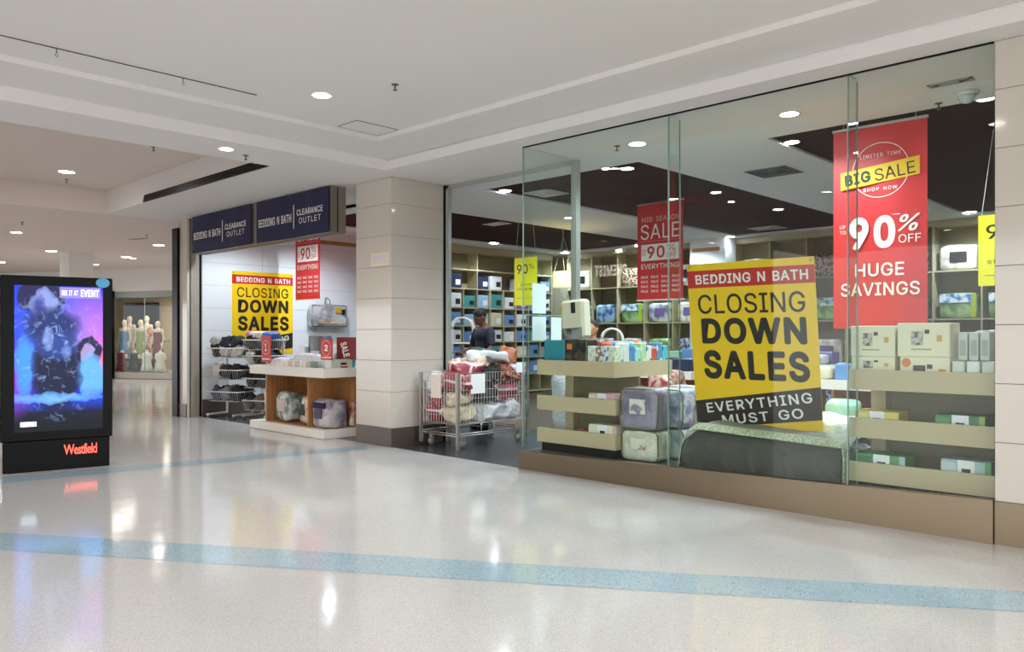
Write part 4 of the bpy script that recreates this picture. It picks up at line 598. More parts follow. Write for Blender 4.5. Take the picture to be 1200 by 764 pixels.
def lime(lb, px, yy, z0, z1, w_, a, b):
    t = thing('hanging_banner', lb, 'banner', (at(px, y=yy).x, yy, z0), 0); h = z1-z0
    B(0, w_, -.003, .003, 0, h).build('cloth', YL, t)
    tx(t, '90', .12*w_, .6*w_, .66*h, .86*h, -.006, K_, .01); tx(t, '%', .66*w_, .88*w_, .75*h, .86*h, -.006, K_, 0)
    tx(t, a, .3*w_, .75*w_, .40*h, .45*h, -.006, K_, 0); tx(t, b, .14*w_, .86*w_, .31*h, .36*h, -.006, K_, 0)
    tx(t, '_____________', .1*w_, .9*w_, .145*h, .15*h, -.006, K_, 0)
    m = MB()
    for xx in (.05*w_, .95*w_): m.cyl((xx, 0, h), (xx*.6+.2*w_, 0, ZS-z0), .003, 4)
    m.build('string', M_wmetal, t)
lime('lime yellow ninety percent banner hanging in the entrance', 603, 9.8, 1.5+34*13.6/933, 1.5+89*13.6/933, .52, 'DAYS', 'STOCKTAKE')
lime('lime yellow banner partly hidden by the right pillar', 1146.5, 9.3, 1.5+57*8.2/933, 1.5+140*8.2/933, .6, 'OFF', 'STOCKTAKE')
# papers on the entry side glass
for i, (a, b, z0, z1, lb) in enumerate(((624,640,1.74,2.08,'white paper notice on side glass, upper of two'), (624,640,1.43,1.705,'white paper notice on side glass, lower of two'), (646,658,1.42,1.7,'white paper notice on side glass nearest the door post'))):
    y0, y1 = at(a, x=-6.09).y, at(b, x=-6.09).y
    tag(B(0, .003, 0, y1-y0, 0, z1-z0).build('paper_notice', pm('pale_blue_white_paper', 'd5e2e2', .6), loc=(-6.095, y0, z0)), lb, 'notice')
pn = thing('bordered_rectangle', 'small pale rectangle with yellow border on the tiled pillar', 'notice', (at(435, y=Y0).x, Y0-.006, 2.43))  # flat pale lilac rectangle with a yellow border on the pillar face
w_ = at(456, y=Y0).x-at(435, y=Y0).x
B(0, w_, 0, .004, 0, .17).build('border', pm('pale_yellow_border', 'e6d49a', .4), pn); B(.02, w_-.02, -.002, 0, .02, .15).build('sheet', pm('pale_lilac_sheet', 'cdbfc6', .3), pn)
# opposite shop seen only in the glass
cs = thing('opposite_shop_sign', 'lit chemist sign of the shop across the mall', 'sign', (-12.94, -5.0, 2.98), PI)
struct(B(-22, -9, -5.6, -5.3, 0, ZS).build('wall_opposite', pm('opposite_shop_front', '5b4a44', .6)))
B(-.3, 1.5, 0, .2, -.1, .6).build('fascia', pm('opposite_fascia', '3a2c2b', .5), cs)
tx(cs, 'CHEMIST', .0, 1.13, .16, .48, -.03, em('lit_sign_letters', 'fff4e6', 9.0), .02)

# ------------------------------------------------------------------ digital kiosk
def poster_mat():
    m = bpy.data.materials.new('backlit_poster'); m.use_nodes = True; nt = m.node_tree; L = nt.links.new; b = nt.nodes['Principled BSDF']
    tc = nt.nodes.new('ShaderNodeTexCoord'); sp = nt.nodes.new('ShaderNodeSeparateXYZ'); L(tc.outputs['Object'], sp.inputs[0])
    def blob(cx, cz, rx, rz, soft=1.0):
        mp = nt.nodes.new('ShaderNodeMapping'); mp.vector_type = 'TEXTURE'; mp.inputs['Location'].default_value = (cx, 0, cz); mp.inputs['Scale'].default_value = (rx, 100, rz); L(warp, mp.inputs[0])
        g_ = nt.nodes.new('ShaderNodeTexGradient'); g_.gradient_type = 'SPHERICAL'; L(mp.outputs[0], g_.inputs[0])
        pw = nt.nodes.new('ShaderNodeMath'); pw.operation = 'POWER'; pw.inputs[1].default_value = soft; L(g_.outputs['Fac'], pw.inputs[0]); return pw.outputs[0]
    nz = nt.nodes.new('ShaderNodeTexNoise'); nz.inputs['Scale'].default_value = 7; nz.inputs['Detail'].default_value = 6; L(tc.outputs['Object'], nz.inputs['Vector'])
    va = nt.nodes.new('ShaderNodeVectorMath'); va.operation = 'MULTIPLY_ADD'; va.inputs[1].default_value = (.12, 0, .16); L(nz.outputs['Color'], va.inputs[0]); L(tc.outputs['Object'], va.inputs[2]); 
    vs_ = nt.nodes.new('ShaderNodeVectorMath'); vs_.operation = 'SUBTRACT'; L(va.outputs[0], vs_.inputs[0]); vs_.inputs[1].default_value = (.06, 0, .08); warp = vs_.outputs[0]
    r = nt.nodes.new('ShaderNodeValToRGB'); mr = nt.nodes.new('ShaderNodeMapRange'); mr.inputs['From Min'].default_value = .45; mr.inputs['From Max'].default_value = 2.05; L(sp.outputs[2], mr.inputs['Value']); L(mr.outputs[0], r.inputs[0])
    e = r.color_ramp.elements; e[0].position = 0; e[0].color = lin('02040a'); e[1].position = 1; e[1].color = lin('1130c8')
    for p_, c_ in ((.12, '050c26'), (.2, '1238c0'), (.5, '1a3fd8'), (.75, '2a48e0')): q_ = e.new(p_); q_.color = lin(c_)
    prev = r.outputs[0]
    def lay(q, col, k=1.0):
        nonlocal prev
        if k != 1: mm = nt.nodes.new('ShaderNodeMath'); mm.operation = 'MULTIPLY'; mm.inputs[1].default_value = k; mm.use_clamp = True; L(q, mm.inputs[0]); q = mm.outputs[0]
        mx = nt.nodes.new('ShaderNodeMix'); mx.data_type = 'RGBA'; L(q, mx.inputs['Factor']); L(prev, mx.inputs['A']); mx.inputs['B'].default_value = lin(col); prev = mx.outputs['Result']
    for a_ in ((.86, 1.5, .45, .55, .8, 'c070e0'), (.95, 1.2, .28, .3, 1, 'ff6a8a'), (.06, 1.0, .3, .45, 1, '8a34c0'), (.5, 1.45, .4, .6, 1.2, '4f7ce8')): lay(blob(*a_[:5]), a_[5])
    # plain generic figures: a portrait, a standing figure, a smaller bust
    for a_ in ((.36, 1.92, .24, .2, .25, '14164a', 2), (.38, 1.82, .14, .19, .4, '8492d4', 1.6), (.33, 1.80, .07, .14, .5, '3b4590', 1.2), (.46, 1.6, .3, .22, .5, '16245e', 1.5),
               (.82, 1.3, .13, .17, .3, '1b1440', 2), (.80, 1.3, .07, .1, .4, 'a08cc0', 1.8), (.84, 1.05, .17, .24, .4, '5fa8f4', 1.5),
               (.2, 1.15, .1, .38, .5, '3f8ff0', 1.4), (.5, 1.12, .25, .5, .35, '0b1238', 1.6), (.5, 1.4, .22, .2, .5, '27408c', 1.4), (.5, 1.62, .11, .14, .35, '1a2a6c', 2), (.42, 1.45, .05, .14, .5, '9ab4f4', .6), (.6, 1.3, .05, .12, .5, '86a4f0', .5)): lay(blob(*a_[:5]), a_[5], a_[6])
    n4 = nt.nodes.new('ShaderNodeTexNoise'); n4.inputs['Scale'].default_value = 10; n4.inputs['Detail'].default_value = 8; n4.inputs['Distortion'].default_value = 1.2; L(tc.outputs['Object'], n4.inputs['Vector'])
    r4 = nt.nodes.new('ShaderNodeValToRGB'); r4.color_ramp.elements[0].position = .55; r4.color_ramp.elements[1].position = .75; L(n4.outputs['Fac'], r4.inputs[0])
    mz = nt.nodes.new('ShaderNodeMath'); mz.operation = 'MULTIPLY'; L(r4.outputs[0], mz.inputs[0]); L(blob(.5, 1.3, .5, .75, .4), mz.inputs[1]); lay(mz.outputs[0], '9cc0ff', .8)
    # broad light brush stroke low on the sheet
    q_ = blob(.5, .80, .52, .06, .6)
    mx = nt.nodes.new('ShaderNodeMix'); mx.data_type = 'RGBA'; L(q_, mx.inputs['Factor']); L(prev, mx.inputs['A']); mx.inputs['B'].default_value = lin('6fb2ff'); prev = mx.outputs['Result']
    b.inputs['Base Color'].default_value = (.01, .01, .01, 1); b.inputs['Roughness'].default_value = .12
    L(prev, b.inputs['Emission Color']); b.inputs['Emission Strength'].default_value = .75; b.inputs['Specular IOR Level'].default_value = .15
    return m
kL, kR = at(3, 556, z=0), at(128.5, 545.5, z=0)
krz = math.atan2(kR.y-kL.y, kR.x-kL.x); kw = (kR-kL).length
kz = 2.14
kio = thing('digital_kiosk', 'black digital advertising kiosk with lit blue poster screen', 'kiosk', kL, krz)
MB().rbox(.0, kw, 0, .2, 0.0, .34, .008).build('base', M_black, kio)
MB().rbox(-.025, kw+.025, -.035, .235, .34, kz, .01).build('case', M_black, kio)
B(.105, kw-.075, -.037, -.034, .44, kz-.105).build('screen', poster_mat(), kio)
B(.53, kw-.1, -.039, -.037, kz-.235, kz-.115).build('screen_caption_band', em('lilac_caption_band', '7a70c8', .55), kio)
EW = em('lit_white_print', 'f4f2ff', 1.3)
tx(kio, 'SEE IT AT', .55, .71, kz-.205, kz-.15, -.041, EW, 0); tx(kio, 'EVENT', .74, kw-.115, kz-.215, kz-.14, -.041, EW, .008)
tx(kio, 'Westfield', kw-.46, kw-.13, .16, .275, -.004, em('lit_red_letters', 'ff5a48', .9), .015, name='red_lettering', sp=.88, serif=True, label='glowing red lettering on the kiosk base')
MB().add([(kw-.075+.07*math.cos(2*PI*k/24), -.038, kz-.055+.055*math.sin(2*PI*k/24)) for k in range(24)], [tuple(range(24))]).build('sticker', pm('pale_blue_sticker', '4f9fc8', .5), kio)
B(.16, .31, -.040, -.037, .50, .55).build('touch_button', em('lit_pale_button', 'cfe6ff', 1.1), kio)
for k, zz_ in enumerate((1.75, 1.2)): pass

# ------------------------------------------------------------------ far walkway: column and boutique
co_ = at(90, 292, z=ZS+.12)
struct(B(co_.x-.35, co_.x+.35, co_.y-.3, co_.y+.3, 0, ZS+.12).build('wall_column', M_ceil))
FL, FR = at(137, 443.5, z=0), at(203.5, 445, z=0)
ang = math.atan2(FR.y-FL.y, FR.x-FL.x); fw = (FR-FL).length
R0 = Matrix.Translation(FL) @ Matrix.Rotation(ang, 4, 'Z')
def fbx(name, mat, *a, parent=None):
    m = MB(); m.box(*a); return m.build(name, mat, parent, loc=None if parent else FL, rz=0 if parent else ang)
M_bout = pm('boutique_warm_wall', 'd8c4a4', .7)
struct(fbx('wall_far', M_ceil, -.6, 3.4, 0, .3, 2.95, ZS+.15)); struct(fbx('wall_boutique', M_ceil, fw-.0, fw+.5, -.05, .4, 0, ZS+.15))
struct(fbx('wall_distant', M_ceil, -12, -.6, 0, .3, 0, ZS+.15))
struct(fbx('wall_boutique_back', M_bout, -3.6, fw, 2.6, 2.8, 0, ZS)); struct(fbx('ceiling', M_shopceil, -3.6, fw, .3, 2.6, 2.95, 3.1))
struct(fbx('trim_11', pm('boutique_dark_panel', '120e0d', .8), .45-2.6, 2.0-2.6, 2.5, 2.6, .2, 2.7)); struct(fbx('trim_12', pm('boutique_grey_plinth', 'a9a49b', .5), -1.6, fw, .0, 2.3, 0.01, .22))
struct(fbx('trim_13', pm('boutique_green_grey_header', '8d9690', .4), -.3, fw, -.02, .06, 2.75, 2.96))
gw = struct(fbx('window_5', M_glass, -.1, fw-.02, .02, .035, .22, 2.75)); B(fw*.48, fw*.49, .018, .037, .22, 2.75).build('glass_joint', M_gedge, gw)
tag(fbx('black_portal_frame', M_black, -.36, -.08, -.3, -.02, 0, 2.98), 'black portal frame of the distant shop beside the kiosk', 'frame')
for i, (u, v) in enumerate(((.35, .8), (.9, 1.3), (1.6, .6), (.5, 1.8), (1.15, 1.9))):
    p = R0 @ Vector((u, v, 2.94)); downlight(p, .09, 'downlight inside the distant boutique window, %s from left' % ('first','third','fourth','second','middle')[i] if i != 4 else 'downlight inside the distant boutique window at its middle', 14, (1, .84, .66), False, 'boutique downlights')
M_man = pm('mannequin_ivory', 'ecd9c4', .4)
def remeshed(mb, name, mats, vox=.018, parent=None, loc=None, rz=0, smooth=4):
    o = mb.build(name, mats, parent, loc, rz)
    r = o.modifiers.new('r', 'REMESH'); r.mode = 'VOXEL'; r.voxel_size = vox; r.use_smooth_shade = True
    s_ = o.modifiers.new('s', 'SMOOTH'); s_.iterations = smooth; s_.factor = .6
    bpy.context.view_layer.update()
    me = bpy.data.meshes.new_from_object(o.evaluated_get(bpy.context.evaluated_depsgraph_get()))
    o.modifiers.clear(); o.data = me
    me.materials.clear()
    for q_ in (mats if isinstance(mats, (list, tuple)) else [mats]): me.materials.append(q_)
    for p_ in me.polygons: p_.use_smooth = True
    return o
def ball(m, c, rx, ry, rz_): m.puff(c[0], c[1], c[2], 2*rx, 2*ry, 2*rz_, e=1, nu=16, nv=10)
def figure(m, legs=True, arms='down', h=1.75):
    """adult figure facing -Y, feet at z=0"""
    k = h/1.75
    P = lambda x, y_, z: Vector((x*k, y_*k, z*k))
    ball(m, P(0,-.005,1.64), .075*k, .095*k, .115*k); ball(m, P(0,-.03,1.60), .055*k, .07*k, .08*k)     # skull, jaw
    m.tube([P(0,-.085,1.655), P(0,-.118,1.615), P(0,-.095,1.60)], [.008*k, .015*k, .008*k], 6)              # nose
    for s_ in (-1, 1): ball(m, P(.078*s_, .0, 1.635), .012*k, .02*k, .032*k)                                 # ears
    m.tube([P(0,.0,1.46), P(0,-.0,1.6)], [.062*k, .055*k], 10)
    ball(m, P(0,0,1.36), .17*k, .10*k, .14*k); ball(m, P(0,0,1.2), .14*k, .09*k, .2*k); ball(m, P(0,0,1.02), .155*k, .105*k, .14*k)
    for s_ in (-1, 1):
        ball(m, P(.165*s_, 0, 1.42), .065*k, .06*k, .06*k)
        if arms == 'down': pts = [P(.18*s_,0,1.42), P(.23*s_,.02,1.14), P(.24*s_,-.06,.90), P(.235*s_,-.09,.80)]
        elif arms == 'forward': pts = [P(.18*s_,0,1.42), P(.25*s_,-.05,1.16), P(.16*s_,-.30,1.12), P(.13*s_,-.38,1.12)]
        else: pts = None
        if pts:
            m.tube(pts, [.05*k, .04*k, .028*k, .03*k], 10)
            d = (pts[3]-pts[2]).normalized(); side = Vector((1,0,0)) if arms == 'forward' else Vector((0,1,0))
            for q_ in range(4):
                o_ = side*(q_-1.5)*.017*k; m.tube([pts[3]+o_, pts[3]+o_+d*.06*k, pts[3]+o_+d*(.085+(.01 if q_ in (1,2) else 0))*k+Vector((0,0,-.01))], .009*k, 6)
            m.tube([pts[3], pts[3]+d*.03*k-side*s_*.035*k], .01*k, 6)
        if legs: m.tube([P(.09*s_,0,1.0), P(.1*s_,-.01,.52), P(.1*s_,.01,.1)], [.09*k, .055*k, .038*k], 12); m.tube([P(.1*s_,.03,.04), P(.1*s_,-.13,.03)], [.04*k, .032*k], 10)
man_src = None
def dress(t, mat, strapless=True, long=True, k=1.0, flare=.2):
    top = 1.36 if strapless else 1.46
    prof = [(.17+flare*.5 if long else .19, .35 if long else .78), (.17, .8), (.175, 1.0), (.15, 1.16), (.175, 1.28), (.178, top)]
    m = MB(); m.lathe([(r*k, z*k) for r, z in prof], 20, sy=.72); m.build('dress', mat, t)
# back row: full figures; front row: half forms
mq = [((146, 1), 1.80, 'blue gown', '6f93bd', True, .7, 'mannequin in a blue gown at left of boutique window'),
      ((152, 1), 1.95, 'ivory slip', 'd9c2a6', True, 1.3, 'tall bare ivory mannequin behind the blue gown'),
      ((165, 1), 1.80, 'green gown', '97a35c', True, .7, 'mannequin in a long olive green gown in boutique window'),
      ((172, 1), 1.95, 'red print', None, True, 1.3, 'mannequin in a red and white print dress'),
      ((185, 1), 1.75, 'maroon gown', '7a2a30', True, .8, 'mannequin in a maroon gown at right of boutique window')]
for i, ((px, _), hh, nm, col, lg, dep, lb) in enumerate(mq):
    p0 = R0.inverted() @ at(px, 440, z=.2); 
    # walk along the view ray to the wanted depth behind the glass
    t_ = (px-600)/F; dirv = Vector((fx+t_*fy, fy-t_*fx, 0)); dl = R0.to_3x3().inverted() @ dirv; o_ = R0.inverted() @ Vector((0,0,0)); s_ = (dep-o_.y)/dl.y; p0 = o_+dl*s_
    wp = R0 @ Vector((p0.x, p0.y, .22)); 
    t = thing('mannequin', lb, 'mannequin', wp, ang, 'boutique mannequins'); t.scale = (hh/1.75,)*3
    if man_src is None:
        m = MB(); figure(m, True, 'down'); man_src = remeshed(m, 'body', M_man, .02, t)
    else:
        b_ = man_src.copy(); C.objects.link(b_); b_.parent = t
    mt = pm('cloth_'+nm.replace(' ', '_'), col, .7) if col else two('red_white_print', 'c43a28', 'e8d8cc', 'noise', 22, .7, lo=.45, hi=.55)
    dress(t, mt)
    MB().lathe([(.14, 0), (.14, .01), (.02, .015)], 18).build('stand', M_steeld, t)
half = [(143, 'plum', '7c3040', 'half form in a plum top at far left of boutique window front'), (158, 'black', '15120f', 'half form in a black top in front of green gown'),
        (172, 'blouse', 'ded6cc', 'half form in a ruffled white blouse, boutique window front'), (188, 'skirt', 'd9d0c0', 'half form in cream top at right of boutique front')]
hs = None
for px, nm, col, lb in half:
    t_ = (px-600)/F; dirv = Vector((fx+t_*fy, fy-t_*fx, 0)); dl = R0.to_3x3().inverted() @ dirv; o_ = R0.inverted() @ Vector((0,0,0)); s_ = (.3-o_.y)/dl.y; p0 = o_+dl*s_
    t = thing('dress_form', lb, 'dress form', R0 @ Vector((p0.x, p0.y, .22)), ang, 'boutique half forms')
    if hs is None:
        m = MB(); ball(m, (0,0,.55), .17, .1, .14); ball(m, (0,0,.38), .14, .09, .18); ball(m, (0,0,.2), .16, .11, .12); m.tube([(0,0,.6),(0,0,.76)], [.06,.045], 10)
        for s2 in (-1,1): m.tube([(.16*s2,0,.6),(.21*s2,0,.45)], [.055,.04], 8)
        hs = remeshed(m, 'torso', M_man, .02, t)
    else: b_ = hs.copy(); C.objects.link(b_); b_.parent = t
    MB().lathe([(.24,.03),(.19,.2),(.155,.36),(.18,.5),(.19,.62),(.12,.66)], 18, sy=.75).build('garment', pm('garment_'+nm, col, .7, .15, 12, bump=.4), t)
    MB().lathe([(.1,0),(.1,.01),(.012,.012),(.012,.1)], 12).build('stand', M_steeld, t)
gs = thing('exit_label', 'small green sticker on boutique glass', 'sticker', R0 @ Vector((fw-.42, .01, 1.25))); gs.rotation_euler = (0,0,ang)
B(0, .26, 0, .004, 0, .06).build('sheet', pm('green_sticker', '6fae8c', .5), gs)

# ------------------------------------------------------------------ shelving on the left wall and at the back
bx_src = {}
def pack(name, loc, rz, w_, d_, h_, mat, lab, group, labmat=None, frame=None):
    """box or bag with a printed front label (facing local -Y); origin at base centre"""
    o = MB().rbox(-w_/2, w_/2, -d_/2, d_/2, 0, h_, min(.012, h_*.08)).build(name, mat, loc=loc, rz=rz); tag(o, lab, 'package', group)
    if labmat: B(-w_*.02, w_*.38, -d_/2-.003, -d_/2+.002, h_*.22, h_*.6).build('printed_label', labmat, o)
    return o
GL = .35
cols = {'white': pm('pack_white', 'd5d8da', .3, coat=GL), 'teal': pm('pack_teal', '3f8f8d', .3, coat=GL), 'blue': pm('pack_blue', '5e86bb', .3, coat=GL), 'navy': pm('pack_navy', '232c4a', .3, coat=GL),
        'beige': pm('pack_beige', 'c9c3a5', .3, coat=GL), 'light blue': pm('pack_light_blue', '8fb3d1', .3, coat=GL), 'mint': pm('pack_mint', '9cc7ae', .3, coat=GL), 'grey': pm('pack_grey', '8a8f95', .3, coat=GL),
        'purple': pm('pack_purple', '6b5a8e', .3, coat=GL), 'black': pm('pack_black', '1f1f25', .3, coat=GL)}
LBK, LWH = pm('label_black', '17181c', .4), pm('label_white', 'dfe2e6', .4)
XF = -13.8
lz = [.06, .5, .93, 1.32, 1.70, 2.13, 2.58, 3.03, 3.46]
ydiv = [at(p, x=XF).y for p in (543.5, 559.5, 575, 590.6, 605, 619.5)]
st = (ydiv[-1]-ydiv[0])/5; ydiv = [ydiv[0]-st*k for k in (3,2,1)]+ydiv+[ydiv[-1]+st*(k+1) for k in range(3)]
ydiv = [v for v in ydiv if v < 16.0]; ys0, ys1 = ydiv[0], ydiv[-1]
sh = thing('cubby_shelving', 'cream cubby shelving covering the left shop wall', 'shelving', (XF, ys0, 0))
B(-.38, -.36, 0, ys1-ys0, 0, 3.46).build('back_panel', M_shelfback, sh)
for z in lz: B(-.37, 0, -.01, ys1-ys0+.01, z-.012, z+.012).build('shelf', M_shelf, sh)
B(-.37, .02, -.01, ys1-ys0+.01, 3.472, 3.59).build('bulkhead_board', M_shelf, sh)
for k, v in enumerate(ydiv):
    up = k in (0, 4, 8, len(ydiv)-1)
    for i in range(len(lz)-1):
        if lz[i] >= 2.5 and not up: continue
        B(-.37, 0, v-ys0-.01, v-ys0+.01, lz[i]+.012, lz[i+1]-.012).build('divider', M_shelf, sh)
seq = {5: ['white','teal','light blue','teal','white','purple','blue','white','teal'], 4: ['blue','light blue','mint','beige','blue','white','navy','blue','white'], 3: ['white','blue','navy','white','white','blue','teal','blue','white'], 6: ['navy',None,'navy','white',None,'white',None,'blue','grey']}
for r_ in (1, 2, 3, 4, 5, 6):
    for k in range(len(ydiv)-1):
        j = k-2
        s_ = seq.get(r_, ['blue','white','navy','teal','white','beige','blue','grey','white'])
        cn = s_[j % len(s_)]
        if cn is None: continue
        yc = (ydiv[k]+ydiv[k+1])/2; ww = (ydiv[k+1]-ydiv[k])*.8; hh = (lz[r_+1]-lz[r_])*(.62+.06*((k*7+r_*3) % 3))
        if r_ == 6 and cn == 'navy': ww *= 1.05
        pack('bedding_box', (XF-.16, yc, lz[r_]+.012), PI/2, ww, .26, hh, cols[cn], '%s boxed bedding on left wall shelving, %s shelf from floor, %s bay from entrance' % (cn, ORD[r_], ORD[k]), 'boxed bedding on the left wall',
             LBK if cn in ('white', 'teal', 'beige', 'blue') and (k+r_) % 3 else LWH)
# back wall shelving
YF = 16.0
bz = [.05, .9, 1.78, 2.66, 3.5]
xd = [-3.82-.8*k for k in range(-6, 13)]; xd = [v for v in xd if -13.7 < v < 1.5]; xd.sort()
sb = thing('cubby_shelving', 'cream open shelving across the rear shop wall', 'shelving', (xd[0], YF, 0))
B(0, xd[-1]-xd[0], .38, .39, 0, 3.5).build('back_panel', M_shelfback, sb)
for z in bz: B(0, xd[-1]-xd[0], 0, .38, z-.014, z+.014).build('shelf', M_shelf, sb)
B(0, xd[-1]-xd[0], -.02, .38, 3.514, 3.59).build('bulkhead_board', M_shelf, sb)
for v in xd:
    for i in range(4): B(v-xd[0]-.014, v-xd[0]+.014, 0, .38, bz[i]+.014, bz[i+1]-.014).build('divider', M_shelf, sb)
bagm = [two('quilt_pack_floral', '3a3f55', 'a9b4c8', 'voronoi', 14, .4, .6, .3), two('quilt_pack_pale', 'b9b3a4', 'e0dccf', 'noise', 6, .4, .6, .3), two('quilt_pack_green', '5d8a4e', '9fc184', 'noise', 5, .4, .6, .3),
        two('quilt_pack_blue', '2c5f9a', '9fc3e0', 'noise', 6, .4, .6, .3), two('quilt_pack_brown', '4a3330', 'c3a98f', 'voronoi', 16, .4, .6, .3), two('quilt_pack_grey', '6f757e', 'c4c9cf', 'noise', 5, .4, .6, .3)]
bn_ = ['dark floral', 'pale cream', 'green', 'blue', 'brown print', 'silver grey']
SIDE = pm('yellow_green_side', 'a8b81e', .4, coat=.4)
for r_ in (0, 1, 2, 3):
    for k in range(len(xd)-1):
        xc = (xd[k]+xd[k+1])/2
        c_ = {2: [2,3,0,3,1,5], 3: [1,4,0,1,4,5], 1: [5,1,3,0,2,1], 0: [1,5,4,3,0,2]}[r_][(k*5+r_) % 6]
        if r_ == 3: c_ = {-4.22: 1, -5.02: 4, -5.82: 4}.get(round(xc, 2), c_)
        if r_ == 2 and xc > -5.3: c_ = 2
        if r_ == 3 and xc < -6.6 and k % 2: continue
        hh = .46 if r_ > 1 else .5
        o = MB().puff(0, 0, hh/2, .62, .3, hh, e=.3, wr=.02, seed=k+r_*9).build('quilt_bag', bagm[c_], loc=(xc, YF+.19, bz[r_]+.016))
        tag(o, '%s packaged quilt on rear shelving, %s shelf from floor, %s bay from left' % (bn_[c_], ORD[r_], ORD[k]), 'package', 'packaged quilts on the rear shelving')
        if r_ == 2 and c_ == 2:
            B(-.30, .22, -.158, -.15, hh*.62, hh*.97).build('sky_print', two('sky_print', '2e7fc4', 'e9f1f6', 'noise', 7, .4), o); B(.22, .3, -.158, -.15, 0.02, hh*.97).build('side_panel', SIDE, o)
        elif c_ in (1, 5): B(-.13, .15, -.158, -.148, hh*.3, hh*.72).build('printed_label', LBK if r_ == 3 else cols['purple'], o)
# white tiled panel at the back with a timber strip
wp_ = struct(B(-9.45, -8.58, 15.5, 15.95, 0, ZS).build('wall_pier', M_wtile)); B(-9.38, -8.7, 15.48, 15.5, 3.32, 3.4).build('timber_strip', M_wood, wp_)

# ------------------------------------------------------------------ window display units
def display_unit(lb, x0, y0, w_, dp, po, sdp=.45):
    t = thing('display_unit', lb, 'display stand', (x0, y0, .2)); z = lambda v: v-.2
    m = MB(); b_ = .03
    MB().box(0, w_, 0, b_, z(1.05), z(1.215)).build('front_board', M_cream, t)
    MB().box(w_-b_, w_, b_, dp, z(1.05), z(1.215)).build('side_board', M_cream, t)
    MB().box(0, b_, b_, dp, z(1.05), z(1.215)).build('side_board', M_cream, t)
    MB().box(b_, w_-b_, dp-b_, dp, z(1.05), z(1.215)).build('back_board', M_cream, t)
    MB().box(b_, w_-b_, b_, dp-b_, z(1.14), z(1.175)).build('tray_base', M_shelf, t)
    for za, zb in ((.66, .82), (.30, .46)):
        MB().box(0, w_+.02, 0, b_, z(za), z(zb)).build('front_board', M_cream, t)
        MB().box(0, w_, b_, sdp, z(za), z(za)+.025).build('shelf', M_shelf, t)
        MB().box(w_, w_+.02, b_, sdp, z(za), z(zb)).build('side_board', M_cream, t)
    MB().box(po, po+.12, sdp-.1, sdp+.02, 0, z(1.05)).build('post', M_cream, t)
    MB().box(po+.12, w_, sdp, sdp+.02, 0, z(1.05)).build('back_panel', M_shelfback, t)
    MB().box(0.02, w_-.02, .06, sdp, 0, z(.30)).build('foot_plinth', M_black, t)
    return t
UX, UY, UW = -6.03, 6.66, 1.07
display_unit('cream tiered display stand behind the left glass pane', UX, UY, UW, 1.1, .12)
VX, VW = -2.56, 1.06
display_unit('cream tiered display stand beside the right pillar', VX, UY, VW, 1.0, .05)
# white cartons on the right unit
CT = pm('carton_ivory', 'dcd5b8', .4, .02, coat=.2); CTW = pm('carton_white_side', 'dfe0df', .4, .02); GR = two('carton_photo', '4a4a48', 'b9b5a8', 'noise', 24, .4); GO = pm('gold_sticker', 'c39a2e', .4); 
def carton(lb, cx, cy, z0, w_, d_, h_, kind=0, rz=0, grp=None, side=None):
    t = thing('carton', lb, 'box', (cx, cy, z0), rz, grp)
    MB().rbox(-w_/2, w_/2, -d_/2, d_/2, 0, h_, .004).build('body', side or CT, t); f = -d_/2
    def dec(nm, a, b, c, d, mt, yy=.002): B(-w_/2+a*w_, -w_/2+b*w_, f-yy, f, c*h_, d*h_).build(nm, mt, t)
    if kind == 0:
        dec('photo_print', .27, .5, .34, .76, GR); dec('black_label', .53, .62, .68, .8, LBK); dec('gold_sticker', .76, .86, .45, .64, GO); dec('print_line', .27, .66, .2, .24, pm('tan_print', '9b8c5e', .5))
    elif kind == 1:
        MB().add([(-w_/2+.13*w_+.035*math.cos(2*PI*k/20), f-.002, .68*h_+.035*math.sin(2*PI*k/20)) for k in range(20)], [tuple(range(20))]).build('orange_seal', pm('orange_seal', 'd07a2c', .4), t)
        dec('photo_print', .27, .52, .1, .55, pm('dark_bedroom_print', '3c2a22', .4)); dec('black_label', .55, .66, .38, .6, LBK); dec('gold_sticker', .78, .92, .1, .38, GO)
    return t
top = 1.078
zc0 = 1.178
G4 = 'ivory cartons on the right stand'
carton('ivory quilt carton lying under another, left stack by red banner', VX+.17, UY+.19, zc0, .34, .27, .142, 0, 0, G4)
carton('ivory quilt carton on top of the left stack below red banner', VX+.17, UY+.19, zc0+.143, .35, .27, .25, 0, -.02, G4)
carton('ivory quilt carton with orange seal under right stack', VX+.56, UY+.19, zc0, .36, .27, .147, 1, .0, G4)
carton('ivory quilt carton on top of the right stack', VX+.55, UY+.19, zc0+.148, .38, .27, .265, 0, .0, G4)
PKG = pm('pale_green_white_pack', 'c3c9bd', .3, .06, coat=.4); PKW = pm('soft_white_pack', 'd6d9dc', .3, .05, coat=.5)
for i in range(3):
    o = MB().rbox(-.033, .033, -.09, .09, 0, .22, .006).build('sheet_pack', PKG, loc=(VX+.80+.075*i, UY+.26, zc0+.121), rz=0)
    tag(o, 'slim pale sheet pack standing in row beside the cartons, %s of three' % ('left','middle','right')[i], 'package', 'slim sheet packs on right stand')
    B(-.02, .02, -.092, -.09, .04, .16).build('printed_label', pm('faint_grey_print', 'a6aba2', .5), o)
for i in range(3):
    o = MB().rbox(-.045, .045, -.15, .15, 0, .12, .008).build('sheet_pack', PKG if i != 1 else PKW, loc=(VX+.80+.1*i, UY+.2, zc0), rz=0)
    tag(o, 'squat pale sheet pack in the lower row beside the cartons, %s of three' % ('left','middle','right')[i], 'package', 'squat sheet packs on right stand')
